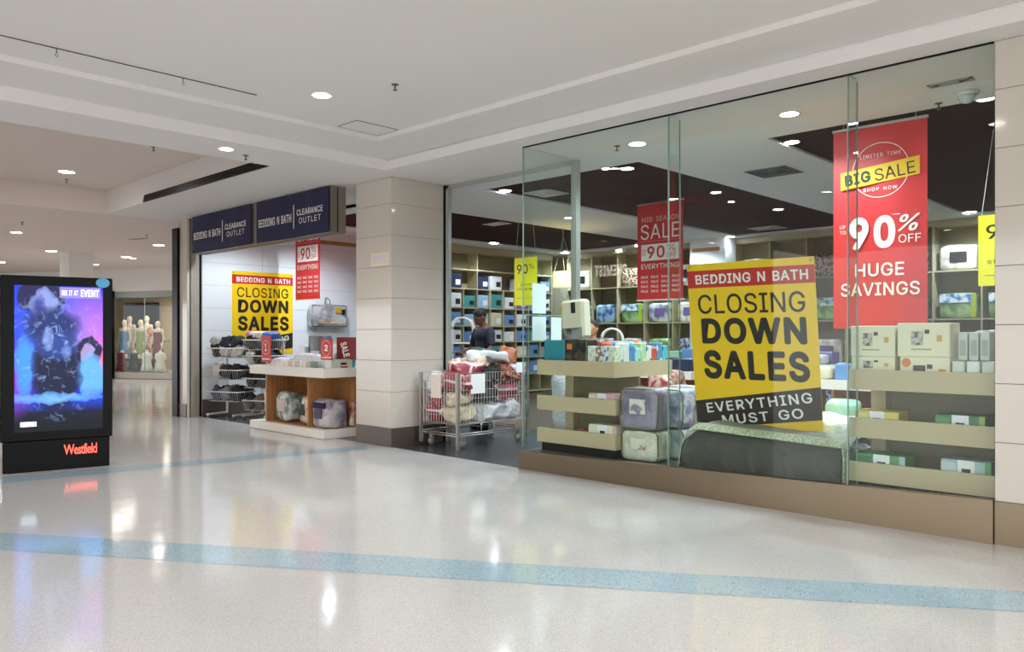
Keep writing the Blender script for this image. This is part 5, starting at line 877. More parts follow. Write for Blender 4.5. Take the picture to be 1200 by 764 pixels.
for i in range(4):
    o = MB().puff(0, 0, .11, .22, .24, .2, e=.35, wr=.015, seed=i).build('linen_bundle', (PKW, cols['light blue'])[i % 2], loc=(VX+.17+.235*i, UY+.72, zc0+(.0 if i < 2 else .001)))
    tag(o, ('white','pale blue')[i % 2]+' soft linen bundle behind the cartons, %s from left' % ORD[i], 'package', 'linen bundles on right stand')
o = MB().puff(0, 0, .18, .24, .14, .36, e=.35, wr=.015, seed=9).build('linen_bundle', two('blue_grey_pack', '51607c', 'b9c2d2', 'noise', 5, .3, .5, .2), loc=(VX+.9, UY+.5, zc0+.0)); tag(o, 'blue grey zipped bedding pack behind slim sheet packs', 'package')
# boxes on the lower shelves of both units
def shelf_box(lb, x, z, w_, h_, base, a, b, grp='pillow case boxes on the display stands'):
    t = thing('pillowcase_box', lb, 'box', (x, UY+.17, z), 0, grp)
    MB().rbox(0, w_, -.12, .12, 0, h_, .004).build('body', base, t)
    B(w_*.34, w_*.68, -.122, -.12, .0, h_).build('white_panel', LWH, t); B(w_*.42, w_*.6, -.124, -.122, h_*.52, h_*.72).build('name_label', LBK, t)
    B(w_*.0, w_*.3, -.122, -.12, .0, h_*.9).build('print', a, t); B(w_*.72, w_*.88, -.122, -.12, 0, h_*.45).build('price_tag', GO, t)
    if b: B(w_*.88, w_, -.122, -.12, 0, h_).build('edge_print', b, t)
yl, gn, dg, lbx = pm('box_yellow', 'd2bf62', .35), pm('box_leaf_green', '4f8a50', .35), pm('box_dark_green', '2e6b40', .35), pm('box_pale_blue', '9fb7bb', .35)
shelf_box('yellow pillowcase box with red arc on middle right shelf', VX+.03, .686, .34, .19, yl, pm('box_cream', 'd8cf96', .35), None)
shelf_box('green and white pillowcase box on middle right shelf', VX+.64, .686, .34, .20, dg, gn, pm('box_lime', '84a33c', .35))
shelf_box('green pillowcase box on lowest right shelf at left', VX+.05, .326, .37, .2, gn, dg, lbx)
shelf_box('pale blue pillowcase box on lowest right shelf', VX+.68, .326, .34, .22, lbx, pm('box_mottled_blue', 'b7c6c9', .35), gn)
pkb, pkp = pm('box_pink', 'd3a9ad', .35), pm('box_ivory', 'd8d4bf', .35)
shelf_box('pink and ivory box on middle left shelf', UX+.70, .686, .34, .19, pkb, pkp, pkb)
shelf_box('ivory box on lowest left shelf', UX+.70, .326, .36, .22, pkp, pkp, pkb)
o = MB().puff(0, 0, .06, .26, .2, .12, e=.4, wr=.02, seed=3).build('cloth_bundle', pm('coral_cloth', 'b35a5e', .6, coat=.3), loc=(UX+.5, UY+.3, .326)); tag(o, 'coral cloth bundle left on lowest left shelf', 'package')
o = MB().puff(0, 0, .05, .42, .3, .1, e=.4, wr=.02, seed=4).build('cloth_bundle', pm('blue_grey_cloth', '66788a', .5, coat=.4), loc=(UX+.22, UY+.25, .686)); tag(o, 'blue grey plastic wrapped cloth on middle left shelf', 'package')
# on top of the left unit
TEAL = pm('teal_pack', '1f7f93', .4, .05, coat=.3)
o = MB().rbox(-.15, .15, -.1, .1, 0, .26, .008).build('teal_box', TEAL, loc=(UX+.19, UY+.17, zc0)); tag(o, 'teal box at left corner of left display stand', 'box')
o = MB().rbox(-.15, .15, -.1, .1, 0, .27, .008).build('black_picture_box', two('dark_photo_pack', '14151a', '4a4438', 'noise', 9, .3, .5), loc=(UX+.5, UY+.17, zc0)); tag(o, 'black photo printed box under the leaning white pack', 'box')
B(-.12, -.05, -.103, -.1, .16, .22).build('orange_label', pm('orange_label', 'c8752c', .4), o)
wp2 = thing('bedding_carrier', 'white upright bedding pack leaning on the black box', 'package', (UX+.44, UY+.17, zc0+.275)); wp2.rotation_euler = (0, -.06, 0)
MB().rbox(-.16, .16, -.08, .08, 0, .43, .03).build('body', pm('carrier_ivory', 'd3ceb8', .4, coat=.3), wp2)
B(.0, .06, -.084, -.08, .28, .4).build('black_label', LBK, wp2); B(-.14, .14, -.084, -.08, .0, .12).build('window_print', two('grey_window', '3c3f44', '8b8f90', 'noise', 8, .3), wp2); B(-.155, -.12, -.084, -.08, .32, .36).build('yellow_tag', GO, wp2)
import itertools
tri = [('mint', 'floral'), ('white', 'leaf'), ('blue', 'stripe'), ('pale green', 'leaf'), ('white', 'mint'), ('aqua', 'stripe'), ('white', 'green'), ('blue', 'white'), ('mint', 'leaf'), ('red', 'print')]
tc_ = {'mint': '9fd0bd', 'white': 'd8dcd6', 'blue': '4d8ac0', 'pale green': 'a8cf9c', 'aqua': '5fb6bf', 'red': 'c65340'}
for i in range(4):   # along the front
    a, b = tri[i]; o = MB().rbox(-.06, .06, -.05, .05, 0, .2, .008).build('napkin_pack', two('print_%d' % i, tc_[a], 'e2ddd0' if i != 1 else '8f6a5a', 'voronoi', 26, .3, .5, .1), loc=(UX+.74+.105*i*.8, UY+.1, zc0), rz=-.1*i*.3)
    tag(o, '%s printed linen pack at front of left stand, %s from the black box' % (a, ORD[i]), 'package', 'printed linen packs')
for i in range(9):   # along the right side, facing +X
    a, b = tri[(i*3+1) % 10]; hgt = .17+.03*((i*5) % 3)
    o = MB().rbox(-.05, .05, -.06, .06, 0, hgt, .008).build('napkin_pack', two('print_s%d' % i, tc_[a], ('3f8a72', 'dfe6e0', '2f6f9c')[i % 3], 'noise', 12, .3, .5, .1, lo=.5, hi=.56), loc=(UX+UW-.11, UY+.19+.105*i, zc0), rz=PI/2+.05*(i % 3-1))
    tag(o, '%s printed linen pack on the stand side facing the yellow sign, %s from front' % (a, ORD[i]), 'package', 'printed linen packs')
rc = ['c75a3a', '2f78b8', 'd8862c', '7fbf8a', 'b8402f', '4aa0c8', 'd9cdb8', 'c2452f', '98cfa0', '7b7f86']
rn = ['rust', 'blue', 'orange', 'green', 'red', 'sky blue', 'cream', 'crimson', 'pale green', 'grey']
for i in range(10):
    o = MB().puff(0, 0, .05, .13, .13, .11, e=.7, wr=.008, seed=i).build('rolled_towel', pm('towel_'+rn[i].replace(' ', '_'), rc[i], .8, .1, 20), loc=(UX+.72+.03*(i % 2), UY+.35+.075*i*.9, zc0+.14))
    tag(o, '%s rolled towel behind the printed packs on left stand' % rn[i], 'towel', 'rolled towels on the left stand')
    B(-.08, .08, -.08, .08, -.0, .0).build('x', M_shelf) if False else None
o = MB().rbox(-.1, .1, -.36, .36, 0, .14, .01).build('storage_box', cols['grey'], loc=(UX+.72, UY+.66, zc0)); tag(o, 'long grey box under the rolled towels', 'box')

# zipped quilt bags between the stands
def quilt_bag(lb, c, s_, mat, trim, rz=0, tilt=0, label=True, e=.28, seed=1, lmat=None, wr=.015):
    t = thing('quilt_bag', lb, 'quilt bag', c, rz); t.rotation_euler = (tilt, 0, rz)
    w_, d_, h_ = s_
    MB().puff(0, 0, h_/2, w_, d_, h_, e=e, nu=40, nv=24, wr=wr, ws=7, seed=seed).build('body', mat, t)
    q_ = []
    for k in range(32):
        a_ = 2*PI*k/32; sg = lambda c_, p_: math.copysign(abs(c_)**p_, c_)
        q_.append((w_*.49*sg(math.cos(a_), e+.05), -d_*.42, h_/2+h_*.49*sg(math.sin(a_), e+.05)))
    MB().tube(q_, .007, 6, closed=True).build('piping', trim, t)
    if label: B(-w_*.2, w_*.2, -d_/2-.008, -d_/2+.004, h_*.38, h_*.74).build('paper_insert', lmat or two('insert_print', 'dcd9d2', '8d7f95', 'noise', 9, .4, .5, lo=.5, hi=.6), t)
    return t
M_q1 = two('mauve_quilt', '6f6779', '8b8397', 'noise', 3, .45, .8, .5); M_q2 = two('olive_white_quilt', 'b9bca6', 'd7d9c8', 'noise', 5, .4, .8, .5); M_q3 = two('blue_mauve_print', '7c88a8', 'c7cbd9', 'noise', 8, .35, .9, .8, c3='8e7d9c'); M_q4 = two('red_floral_pack', '6e3a3a', 'b8a27e', 'voronoi', 20, .4, .7, .5)
GT = pm('olive_piping', '6f6a3a', .5)
qx = -4.715
quilt_bag('mauve zipped quilt bag on top, beside the left display stand', (qx, 6.86, .53), (.46, .28, .42), M_q1, GT, .05, seed=2)
quilt_bag('pale olive quilt bag at bottom beside left display stand', (qx, 6.88, .21), (.45, .28, .31), M_q2, GT, .02, seed=3, lmat=two('insert_pale', 'd9dcc8', 'a8806a', 'noise', 7, .4, .4, lo=.55, hi=.6))
quilt_bag('blue mauve printed quilt bag behind the mauve one', (qx+.1, 7.20, .53), (.42, .26, .40), M_q3, GT, .02, seed=4, label=False)
quilt_bag('silver printed quilt bag behind the pale olive one', (qx+.1, 7.22, .21), (.42, .26, .31), two('silver_print', '9aa5ac', 'd0d6d8', 'noise', 7, .3, .9, .8), GT, 0, seed=5, label=False)
quilt_bag('pale blue crinkled quilt bag, third in the upper row', (qx+.12, 7.52, .53), (.44, .28, .42), two('crinkled_blue', '8fa6bf', 'e2e8ee', 'noise', 9, .25, 1, 1.0), M_wmetal, 0, seed=6, label=False)
quilt_bag('red floral quilt bag, third in the lower row', (qx+.15, 7.54, .21), (.44, .3, .31), M_q4, GT, 0, seed=7, label=False)
quilt_bag('grey maroon quilt bag behind the row beside the yellow sign', (qx+.25, 7.88, .45), (.55, .34, .45), two('grey_maroon', '5b5560', '9a9fa8', 'noise', 3, .4, .7, .5, c3='5a3a48'), M_wmetal, 0, seed=8, lmat=NV)
quilt_bag('grey quilt bag under the grey maroon bag beside the sign', (qx+.25, 7.9, .01), (.6, .34, .44), cols['grey'], M_wmetal, 0, seed=8, label=False)
# large charcoal comforter with a crocheted trim
cf = thing('comforter', 'large charcoal velvet comforter with pale green crochet trim', 'comforter', (-3.37, 6.89, .2))
M_cf = pm('charcoal_velvet', '403f38', .75, .12, 4, bump=1, sheen=.3, bscale=6); M_cft = pm('grey_green_top_cloth', '8b8e83', .8, .08, 6, bump=.5, bscale=12); M_cr = two('crochet_trim', '8f9a7e', 'b9c2a6', 'voronoi', 60, .8, 0, .4)
def prof(u):   # top height along the length (0 left .. 1 right)
    z = .44-.055*u
    if u < .16: z *= (1-((.16-u)/.16)**2.4)**.5 if u > 0 else 0
    return max(z, .015)
def comf(y0, y1, inset, mat, nm, lift=0, seed=0):
    m = MB(); n, k_ = 48, 12; vs = []
    for i in range(n+1):
        u = i/n; X = -.80+inset+(1.60-2*inset)*u; H = prof(u)-inset*.5+lift
        for j in range(k_+1):
            v = j/k_; Yv = y0+(y1-y0)*v; round_ = 1-.16*abs(2*v-1)**3
            z = H*round_+.018*noise.noise(Vector((X*5+seed, Yv*5, 0)))
            vs.append((X, Yv, max(z, .012)))
        # skirt down at front and back
    fs = [(i*(k_+1)+j, (i+1)*(k_+1)+j, (i+1)*(k_+1)+j+1, i*(k_+1)+j+1) for i in range(n) for j in range(k_)]
    m.add(vs, fs, smooth=True)
    # front wall with soft folds
    q_ = 10; vs = []
    for i in range(n+1):
        u = i/n; X = -.80+inset+(1.60-2*inset)*u; H = vs_top = m.v[i*(k_+1)].z
        for j in range(q_+1):
            v = j/q_; Z = H*(1-v)
            bul = .05*math.sin(PI*min(1, v*1.15))+.085*noise.noise(Vector((X*4.5, Z*3, seed)))+.04*math.sin(X*11+2.5*math.sin(X*5)+3.0*Z)*math.sin(PI*v)
            vs.append((X, y0-max(bul, -.01)*(.8 if 0 < i < n else .2), Z))
    m.add(vs, [(i*(q_+1)+j, i*(q_+1)+j+1, (i+1)*(q_+1)+j+1, (i+1)*(q_+1)+j) for i in range(n) for j in range(q_)], smooth=True)
    H = m.v[n*(k_+1)].z; m.add([(.80-inset, y0, 0), (.80-inset, y1, 0), (.80-inset, y1, H*.9), (.80-inset, y0, H*.9)], [(0,1,2,3)])
    return m.build(nm, mat, cf)
comf(-.20, .30, 0, M_cft, 'top_cloth', .03, 3)
comf(-.275, -.16, .03, M_cf, 'velvet_front', -.005, 5)
m = MB(); pts = [(-.79+1.57*i/40, -.28, prof(i/40)+.012) for i in range(41)]; pts = [(-.785, -.28, .02)]+pts[1:]+[(.79, -.28, .3), (.785, -.28, .02)]
m2 = MB(); vs = []
for i, p_ in enumerate(pts):
    vs += [(p_[0], p_[1]+.07, p_[2]+.022), (p_[0], p_[1]+.015, p_[2]+.012), (p_[0], p_[1]-.01, p_[2]-.03)]
m2.add(vs, [f_ for i in range(len(pts)-1) for f_ in ((3*i, 3*i+1, 3*i+4, 3*i+3), (3*i+1, 3*i+2, 3*i+5, 3*i+4))], smooth=True); m2.build('crochet_trim', M_cr, cf)
MB().tube([(p_[0], p_[1]-.01, p_[2]-.03) for p_ in pts], .008, 6).build('trim_cord', M_cr, cf)
# white quilted cushions behind, right of the yellow sign
M_lace = two('white_textured_cloth', 'c5d3d6', 'e6ecec', 'noise', 16, .6, .3, .6)
for i, (c, s_, lb, mt) in enumerate((((-3.0, 7.35, .21), (.7, .45, .34), 'pale blue textured cushion at bottom right of the yellow sign', M_lace), ((-2.95, 7.4, .54), (.62, .42, .2), 'white crinkled bedding on pale cushion beside sign', M_lace),
                                     ((-3.05, 7.75, .66), (.3, .26, .2), 'folded aqua striped pack behind the yellow sign', cols['mint']), ((-2.72, 7.2, .21), (.4, .36, .24), 'striped silver bundle beside the comforter end', two('silver_stripe', 'b9bcc6', '8f92a6', 'stripe', 60, .4, .6, .3)),
                                     ((-3.9, 7.75, .2), (.6, .5, .3), 'crumpled dark bedding in shade behind the sign', cols['grey']))):
    o = MB().puff(0, 0, s_[2]/2, *s_, e=.55, nu=32, nv=18, wr=.05, ws=5, seed=i).build('cushion', mt, loc=c); tag(o, lb, 'cushion')

# ------------------------------------------------------------------ mid-shop tables seen through the glass
def shop_table(lb, x0, x1, y0, y1, h_=.95, mt=None):
    t = thing('shop_table', lb, 'table', ((x0+x1)/2, (y0+y1)/2, .006)); w_, d_ = (x1-x0)/2, (y1-y0)/2
    B(-w_, w_, -d_, d_, h_-.12, h_-.006).build('tray_top', mt or M_white, t); B(-w_+.08, w_-.08, -d_+.08, d_-.08, 0, .1).build('plinth', M_white, t)
    for a_ in (-1, 1): B(a_*(w_-.16)-.02, a_*(w_-.16)+.02, -d_+.1, d_-.1, .1, h_-.12).build('side_panel', M_wood, t)
    B(-.02, .02, -d_+.1, d_-.1, .1, h_-.12).build('divider', M_wood, t)
    return h_
pal = list(cols.items())
def heap(x0, x1, y0, y1, z, n_, where, cat='package', grp=None, seed=0, sz=.22, hmax=.2):
    rnd = random.Random(seed)
    nx = max(1, int(math.ceil(math.sqrt(n_*(x1-x0)/(y1-y0))))); ny = int(math.ceil(n_/nx)); c_ = 0
    for i in range(nx):
        for j in range(ny):
            if c_ >= n_: return
            cn, mt = pal[rnd.randrange(len(pal))]
            x = x0+(i+.5)*(x1-x0)/nx; y = y0+(j+.5)*(y1-y0)/ny; hh = hmax*rnd.uniform(.6, 1)
            if rnd.random() < .5: o = MB().puff(0, 0, hh/2, (x1-x0)/nx*.9, (y1-y0)/ny*.9, hh, e=.45, nu=20, nv=12, wr=.015, seed=c_).build('bedding_pack', mt, loc=(x, y, z), rz=0)
            else: o = MB().rbox(-(x1-x0)/nx*.44, (x1-x0)/nx*.44, -(y1-y0)/ny*.42, (y1-y0)/ny*.42, 0, hh, .01).build('bedding_pack', mt, loc=(x, y, z))
            tag(o, '%s bedding pack on %s, row %s from front, place %s' % (cn, where, ORD[j], ORD[i]), cat, grp or 'packs on '+where); c_ += 1
shop_table('low white display table mid shop behind left stand', -8.3, -6.2, 10.2, 11.5, .95); heap(-8.25, -6.25, 10.25, 11.45, .951, 14, 'the mid shop table', seed=1)
shop_table('white display table deeper behind the first glass joint', -6.9, -4.9, 12.4, 13.6, 1.0); heap(-6.85, -4.95, 12.45, 13.55, 1.001, 12, 'the deeper table', seed=2, hmax=.26)
shop_table('display table behind the yellow sign', -4.6, -2.9, 9.6, 10.8, .95); heap(-4.55, -2.95, 9.65, 10.75, .951, 12, 'the table behind the sign', seed=3)
shop_table('dark grey display table right of the yellow sign', -3.6, -1.4, 11.8, 13.0, .9, cols['grey']); heap(-3.55, -1.45, 11.85, 12.95, .901, 14, 'the dark grey table', seed=4, hmax=.3)
shop_table('white table near the shop entrance behind the trolley', -9.0, -7.2, 12.6, 13.6, .95); heap(-8.95, -7.25, 12.65, 13.55, .951, 10, 'the table behind the trolley', seed=5, hmax=.3)
# white tubular garment racks
def arch_rack(lb, loc, rz, w_=.5, h_=1.78, L_=.9):
    t = thing('tubular_rack', lb, 'rack', loc, rz)
    for yy in (0, L_):
        pts = [(-w_/2, yy, .1)]+[(-w_/2*math.cos(PI*k/12), yy, h_-w_/2+w_/2*math.sin(PI*k/12)) for k in range(13)]+[(w_/2, yy, .1)]
        MB().tube(pts, .016, 8).build('arch_tube', M_wmetal, t)
        MB().cyl((-w_/2, yy, h_-.42), (w_/2, yy, h_-.42), .012, 8).build('cross_bar', M_wmetal, t)
    for a_ in (-1, 1): MB().cyl((a_*w_/2, 0, .1), (a_*w_/2, L_, .1), .014, 8).build('base_rail', M_wmetal, t)
    for a_ in (-1, 1):
        for yy in (0, L_): MB().tube([(a_*w_/2-.02, yy, .05), (a_*w_/2+.02, yy, .05)], .045, 12).build('castor', M_black, t)
arch_rack('white tubular arch rack standing behind the laden trolley', (at(541, y=8.75).x, 8.75, .004), .75, .36, 1.77, .35)
arch_rack('white tubular arch rack beyond the printed linen packs', (at(717, y=9.2).x, 9.2, .004), .6, .30, 1.58, .3)
# wire hooks seen under the left stand top
# ------------------------------------------------------------------ laden wire trolley
tr0 = thing('wire_trolley', 'galvanised wire cage trolley heaped with wrapped bedding', 'trolley', (-7.66, 6.93, .004))
TW, TL, tb, tt = .74, 1.32, .32, .99
for (x, y) in ((0,0),(-TW,0),(0,TL),(-TW,TL)):
    MB().box(x-.02, x+.02, y-.02, y+.02, .0 if (x, y) in ((0,0),) else .05, tt).build('post', M_chrome, tr0)
def panel(p0, p1):
    m = MB(); d = Vector(p1)-Vector(p0); n_ = int(d.length/.052)
    for i in range(1, n_): q_ = Vector(p0)+d*i/n_; m.cyl((q_.x, q_.y, tb), (q_.x, q_.y, tt), .0028, 4)
    for k in range(7): z = tb+(tt-tb)*k/6; m.cyl((p0[0], p0[1], z), (p1[0], p1[1], z), .0045 if k in (0, 6) else .003, 4)
    return m.build('wire_panel', M_chrome, tr0)
panel((0,0), (-TW,0)); panel((0,0), (0,TL)); panel((-TW,0), (-TW,TL)); panel((0,TL), (-TW,TL))
m = MB()
for k in range(14): m.cyl((-TW*k/13, 0, tb), (-TW*k/13, TL, tb), .004, 4)
m.build('wire_base', M_chrome, tr0)
for a_ in (((0,0),(-TW,0)), ((0,0),(0,TL)), ((-TW,0),(-TW,TL)), ((0,TL),(-TW,TL))):
    for z in (.17, .2): MB().cyl((*a_[0], z), (*a_[1], z), .008, 6).build('lower_rail', M_chrome, tr0)
for k in (.32, .5, .8, .97): MB().tube([(0, TL*k, .2), (0, TL*k, .32)], .007, 6).build('strut', M_chrome, tr0)
for (x, y) in ((-.08, .16), (-TW+.1, .1), (-.08, TL-.1), (-TW+.1, TL-.1)):
    c_ = MB(); c_.tube([(x-.018, y, .055), (x+.018, y, .055)], .052, 14); w2 = c_.build('castor_wheel', pm('rubber_cream_wheel', '8d867c', .6), tr0); MB().box(x-.025, x+.025, y-.02, y+.02, .10, .18).build('fork', M_chrome, w2)
M_red = two('red_plaid_blanket', '8e2637', 'd9c6c6', 'plaid', 7, .5, .6, .4, lo=.86, hi=.93); M_red2 = two('red_floral_blanket', '93303f', 'c9a58f', 'noise', 12, .5, .6, .4); M_crm = pm('cream_towelling', 'cdbfa0', .8, .08, 8, bump=.6); M_wsk = pm('white_plastic_wrap', 'd6dade', .3, .06, 6, bump=.7, coat=.8); M_pat = two('paisley_cushion', '5a1f1c', 'c77f5a', 'voronoi', 18, .5, .5, .2, c3='2a1512'); M_grn = pm('dark_green_wrap', '3f5f50', .5, .1, 6, bump=.5, coat=.4); M_rust = pm('rust_cushion', 'a2603f', .6, .15, 8, bump=.3)
M_pnk = two('pink_floral_wrap', 'b8606a', 'd9c9a6', 'noise', 10, .5, .5, .4); M_blk = pm('black_cloth', '1b191b', .7, .1, 6, bump=.4)
X0, Y1 = -7.66-TW/2, 6.93
tr_items = [((X0-.18, Y1+.22, .34), (.36,.38,.2), M_red, (0,0,.1), 'red plaid bedding in trolley bottom left corner'),
 ((X0+.17, Y1+.22, .34), (.34,.40,.24), M_crm, (0,0,.0), 'cream folded towels at the front corner of trolley'),
 ((X0-.18, Y1+.2, .54), (.34,.36,.2), M_red, (0,0,.2), 'red plaid wrapped blanket at trolley front left'),
 ((X0+.17, Y1+.2, .58), (.34,.34,.16), M_crm, (.05,0,.1), 'upper cream folded towels behind the front corner'),
 ((X0+.1, Y1+.62, .34), (.5,.40,.26), M_wsk, (0,.1,.3), 'white plastic wrapped bundle in lower trolley side'),
 ((X0+.1, Y1+1.05, .34), (.5,.42,.26), M_wsk, (0,0,.0), 'white wrapped bundle at rear of trolley'),
 ((X0+.12, Y1+.62, .6), (.46,.42,.2), M_blk, (0,0,.1), 'black folded cloth in the middle of trolley'),
 ((X0+.12, Y1+1.0, .6), (.46,.46,.24), M_red, (0,0,.05), 'red plaid wrapped blanket at trolley rear side'),
 ((X0-.15, Y1+.7, .34), (.4,.7,.5), M_red2, (0,0,0), 'red floral blanket along trolley far side'),
 ((X0-.22, Y1+.3, .74), (.3,.5,.24), M_wsk, (0,0,.2), 'white lace edged wrap at the trolley left rim'),
 ((X0+.1, Y1+.28, .76), (.5,.46,.26), M_red, (.1,.12,.25), 'red plaid wrapped blanket bulging over trolley front'),
 ((X0+.1, Y1+.35, .98), (.42,.34,.14), M_red, (.05,.1,.5), 'top red plaid wrapped blanket on the trolley heap'),
 ((X0-.12, Y1+.5, 1.0), (.34,.3,.14), M_pnk, (0,.1,.4), 'pink floral wrap on the trolley heap'),
 ((X0+.06, Y1+.62, 1.04), (.4,.34,.16), M_pnk, (0,-.1,.2), 'pink and green floral wrap under the white pillow'),
 ((X0-.05, Y1+.8, 1.1), (.3,.3,.2), M_grn, (0,.3,.6), 'dark green wrap peeking behind the heap'),
 ((X0+.13, Y1+.72, .82), (.46,.5,.24), M_blk, (0,0,.1), 'black cloth filling the middle of the heap'),
 ((X0+.16, Y1+.76, 1.12), (.26,.62,.16), M_wsk, (-.1,-.12,-.2), 'long white pillow lying across the heap top'),
 ((X0+.22, Y1+1.0, .86), (.3,.42,.2), M_pat, (-.15,.35,.1), 'maroon paisley patterned cushion at trolley rear'),
 ((X0+.1, Y1+1.12, 1.06), (.14,.34,.26), M_rust, (-.3,.2,-.2), 'rust brown cushion standing behind the white pillow'),
 ((X0+.2, Y1+1.22, .9), (.26,.2,.18), M_wsk, (0,0,0), 'white plastic bag at the rear corner of trolley')]
for i, (c, s_, mt, r3, lb) in enumerate(tr_items):
    o = MB().puff(0, 0, s_[2]/2, *s_, e=.55, nu=36, nv=22, wr=.07, ws=7, seed=i+20, flat=False).build('bedding_bundle', mt, loc=c); o.rotation_euler = r3; tag(o, lb, 'bundle')
for i, (x, y, z, w2, h2, rz, lb) in enumerate(((-7.66-.50, Y1-.03, .66, .20, .31, 0, 'large cream paper tag on the trolley front'), (-7.66+.012, Y1+.22, .72, .26, .26, PI/2, 'white paper tag on the trolley long side'), (-7.66+.012, Y1+1.08, .97, .17, .14, PI/2, 'small white card at rear of trolley rim'))):
    o = B(0, w2, -.002, .002, 0, h2).build('paper_tag', pm('cream_paper_tag', 'dcd0c2', .7) if i == 0 else M_paper, loc=(x, y, z), rz=rz); tag(o, lb, 'paper tag')
# odd stock at the far side of the trolley and below the left stand
for i, (x, y, z, w2, lb, mt) in enumerate(((-7.65, 9.2, .006, .45, 'white bin of plastic bags behind the trolley', M_wsk), (-6.05, 9.3, .006, .45, 'red and white bag stack inside the entrance', M_red2), (-8.9, 10.7, .006, .5, 'blue grey bag on floor inside the entrance', cols['grey']))):
    o = MB().puff(0, 0, .5, w2, w2, 1.0, e=.4, nu=28, nv=20, wr=.05, ws=5, seed=i).build('stock_bag', mt, loc=(x, y, z)); tag(o, lb, 'bag')

# ------------------------------------------------------------------ people in the shop
def person(lb, loc, rz, shirt, skin, hairc, h=1.76, bow=0):
    t = thing('person', lb, 'person', loc, rz)
    m = MB(); figure(m, True, 'forward', h)
    body = remeshed(m, 'body', [skin], .011, t, smooth=2)
    k = h/1.75
    if bow:   # head bent forward and down
        for v in body.data.vertices:
            if v.co.z > 1.47*k:
                s_ = min(1, (v.co.z-1.47*k)/(.08*k)); a_ = -bow*s_; dz, dy = v.co.z-1.47*k, v.co.y
                v.co.y = dy*math.cos(a_)+dz*math.sin(a_); v.co.z = 1.47*k-dy*math.sin(a_)+dz*math.cos(a_)
    Mr = Matrix.Translation((0,0,1.47*k)) @ Matrix.Rotation(bow, 4, 'X') @ Matrix.Translation((0,0,-1.47*k))
    hm = MB(); hm.puff(0, .018*k, 1.685*k, .172*k, .20*k, .17*k, e=.9, nu=20, nv=12, wr=.006, ws=20, M=Mr); hm.build('hair', pm('hair_'+hairc, hairc, .7, .2, 30), t)
    for s_ in (-1, 1):
        e_ = MB(); e_.puff(.028*k*s_, -.092*k, 1.645*k, .022*k, .014*k, .012*k, e=1, nu=8, nv=6, M=Mr); e_.build('eye', K_, t)
    mo = MB(); mo.puff(0, -.098*k, 1.565*k, .045*k, .012*k, .012*k, e=1, nu=8, nv=6, M=Mr); mo.build('mouth', pm('lips', '8a4f48', .5), t)
    sm2 = MB(); ball(sm2, (0,0,1.36*k), .19*k, .125*k, .13*k); ball(sm2, (0,0,1.2*k), .165*k, .115*k, .2*k); ball(sm2, (0,0,1.03*k), .175*k, .125*k, .12*k)
    for s_ in (-1, 1):
        sm2.tube([Vector((.15*s_,0,1.44))*k, Vector((.2*s_,-.01,1.38))*k, Vector((.235*s_,-.03,1.22))*k], [.07*k,.068*k,.06*k], 12)
    remeshed(sm2, 'shirt', [shirt], .014, t)
    tm = MB(); ball(tm, (0,0,.97*k), .17*k, .12*k, .1*k)
    for s_ in (-1, 1): tm.tube([Vector((.09*s_,0,.98))*k, Vector((.1*s_,-.01,.52))*k, Vector((.1*s_,.01,.08))*k], [.1*k,.075*k,.065*k], 12)
    remeshed(tm, 'trousers', [pm('dark_trousers', '20222a', .8)], .016, t)
    for s_ in (-1, 1): sh_ = MB(); sh_.puff(.1*s_*k, -.05, .045, .1, .28, .08, e=.7, nu=16, nv=10); sh_.build('shoe', M_black, t)
    return t
pp = at(567, y=8.7)
person('man in navy shirt bending his head over the trolley', (pp.x, pp.y, .004), -.2, pm('navy_shirt', '1d2536', .8, .1, 8), pm('brown_skin', '6b4334', .5), '120e0c', 1.9, .4)
pp = at(694, y=8.6)
person('shopper mostly hidden behind the upright white pack', (pp.x, pp.y, .004), .5, pm('dark_red_top', '4a2430', .8, .1, 8), pm('tan_skin', 'b98468', .5), '2a1c16', 1.68, 0)

# ------------------------------------------------------------------ left opening: display table, wire rack, wall bag
tx0, tx1, ty0, ty1 = -11.95, -9.80, 6.3, 7.25
dt = thing('timber_display_table', 'white topped timber cubby table below the navy banners', 'table', (tx0, ty0, .004))
W = tx1-tx0; D = ty1-ty0; top_z = .985
MB().rbox(0, W, 0, D, 0, .125, .005).build('plinth', M_white, dt)
for nm, a_ in (('front_board', (0, W, 0, .03)), ('side_board', (W-.03, W, .03, D)), ('side_board', (0, .03, .03, D)), ('back_board', (.03, W-.03, D-.03, D))): B(*a_, .875, 1.01).build(nm, M_white, dt)
B(.03, W-.03, .03, D-.03, .875, .935).build('tray_base', M_white, dt)
B(.40, .43, .06, D-.06, .125, .875).build('side_panel', M_wood, dt); B(.43, W-.04, D-.4, D-.37, .125, .875).build('back_panel', M_wood, dt)
B(1.62, 1.645, .06, D-.4, .125, .875).build('divider', M_wood, dt); B(.43, W-.04, .06, D-.4, .86, .875).build('top_panel', M_wood, dt); B(.43, 1.62, .06, D-.4, .125, .14).build('base_panel', M_wood, dt)
def clear_bag(lb, x, y, z, s_, mt, lm=None, rz=0, seed=0):
    o = MB().puff(0, 0, s_[2]/2, *s_, e=.4, nu=30, nv=18, wr=.03, ws=8, seed=seed).build('wrapped_bedding', mt, loc=(x, y, z), rz=rz); tag(o, lb, 'bag')
    if lm: B(-s_[0]*.25, s_[0]*.2, -s_[1]/2-.012, -s_[1]/2+.01, s_[2]*.35, s_[2]*.75).build('paper_insert', lm, o)
clear_bag('clear bag of grey green bedding in the left cubby', tx0+.78, ty0+.25, .146, (.44,.26,.46), two('grey_green_bedding', '5f6d66', 'b5bdb6', 'noise', 8, .3, .9, .8), pm('insert_white', 'c8b8ae', .5), 0, 1)
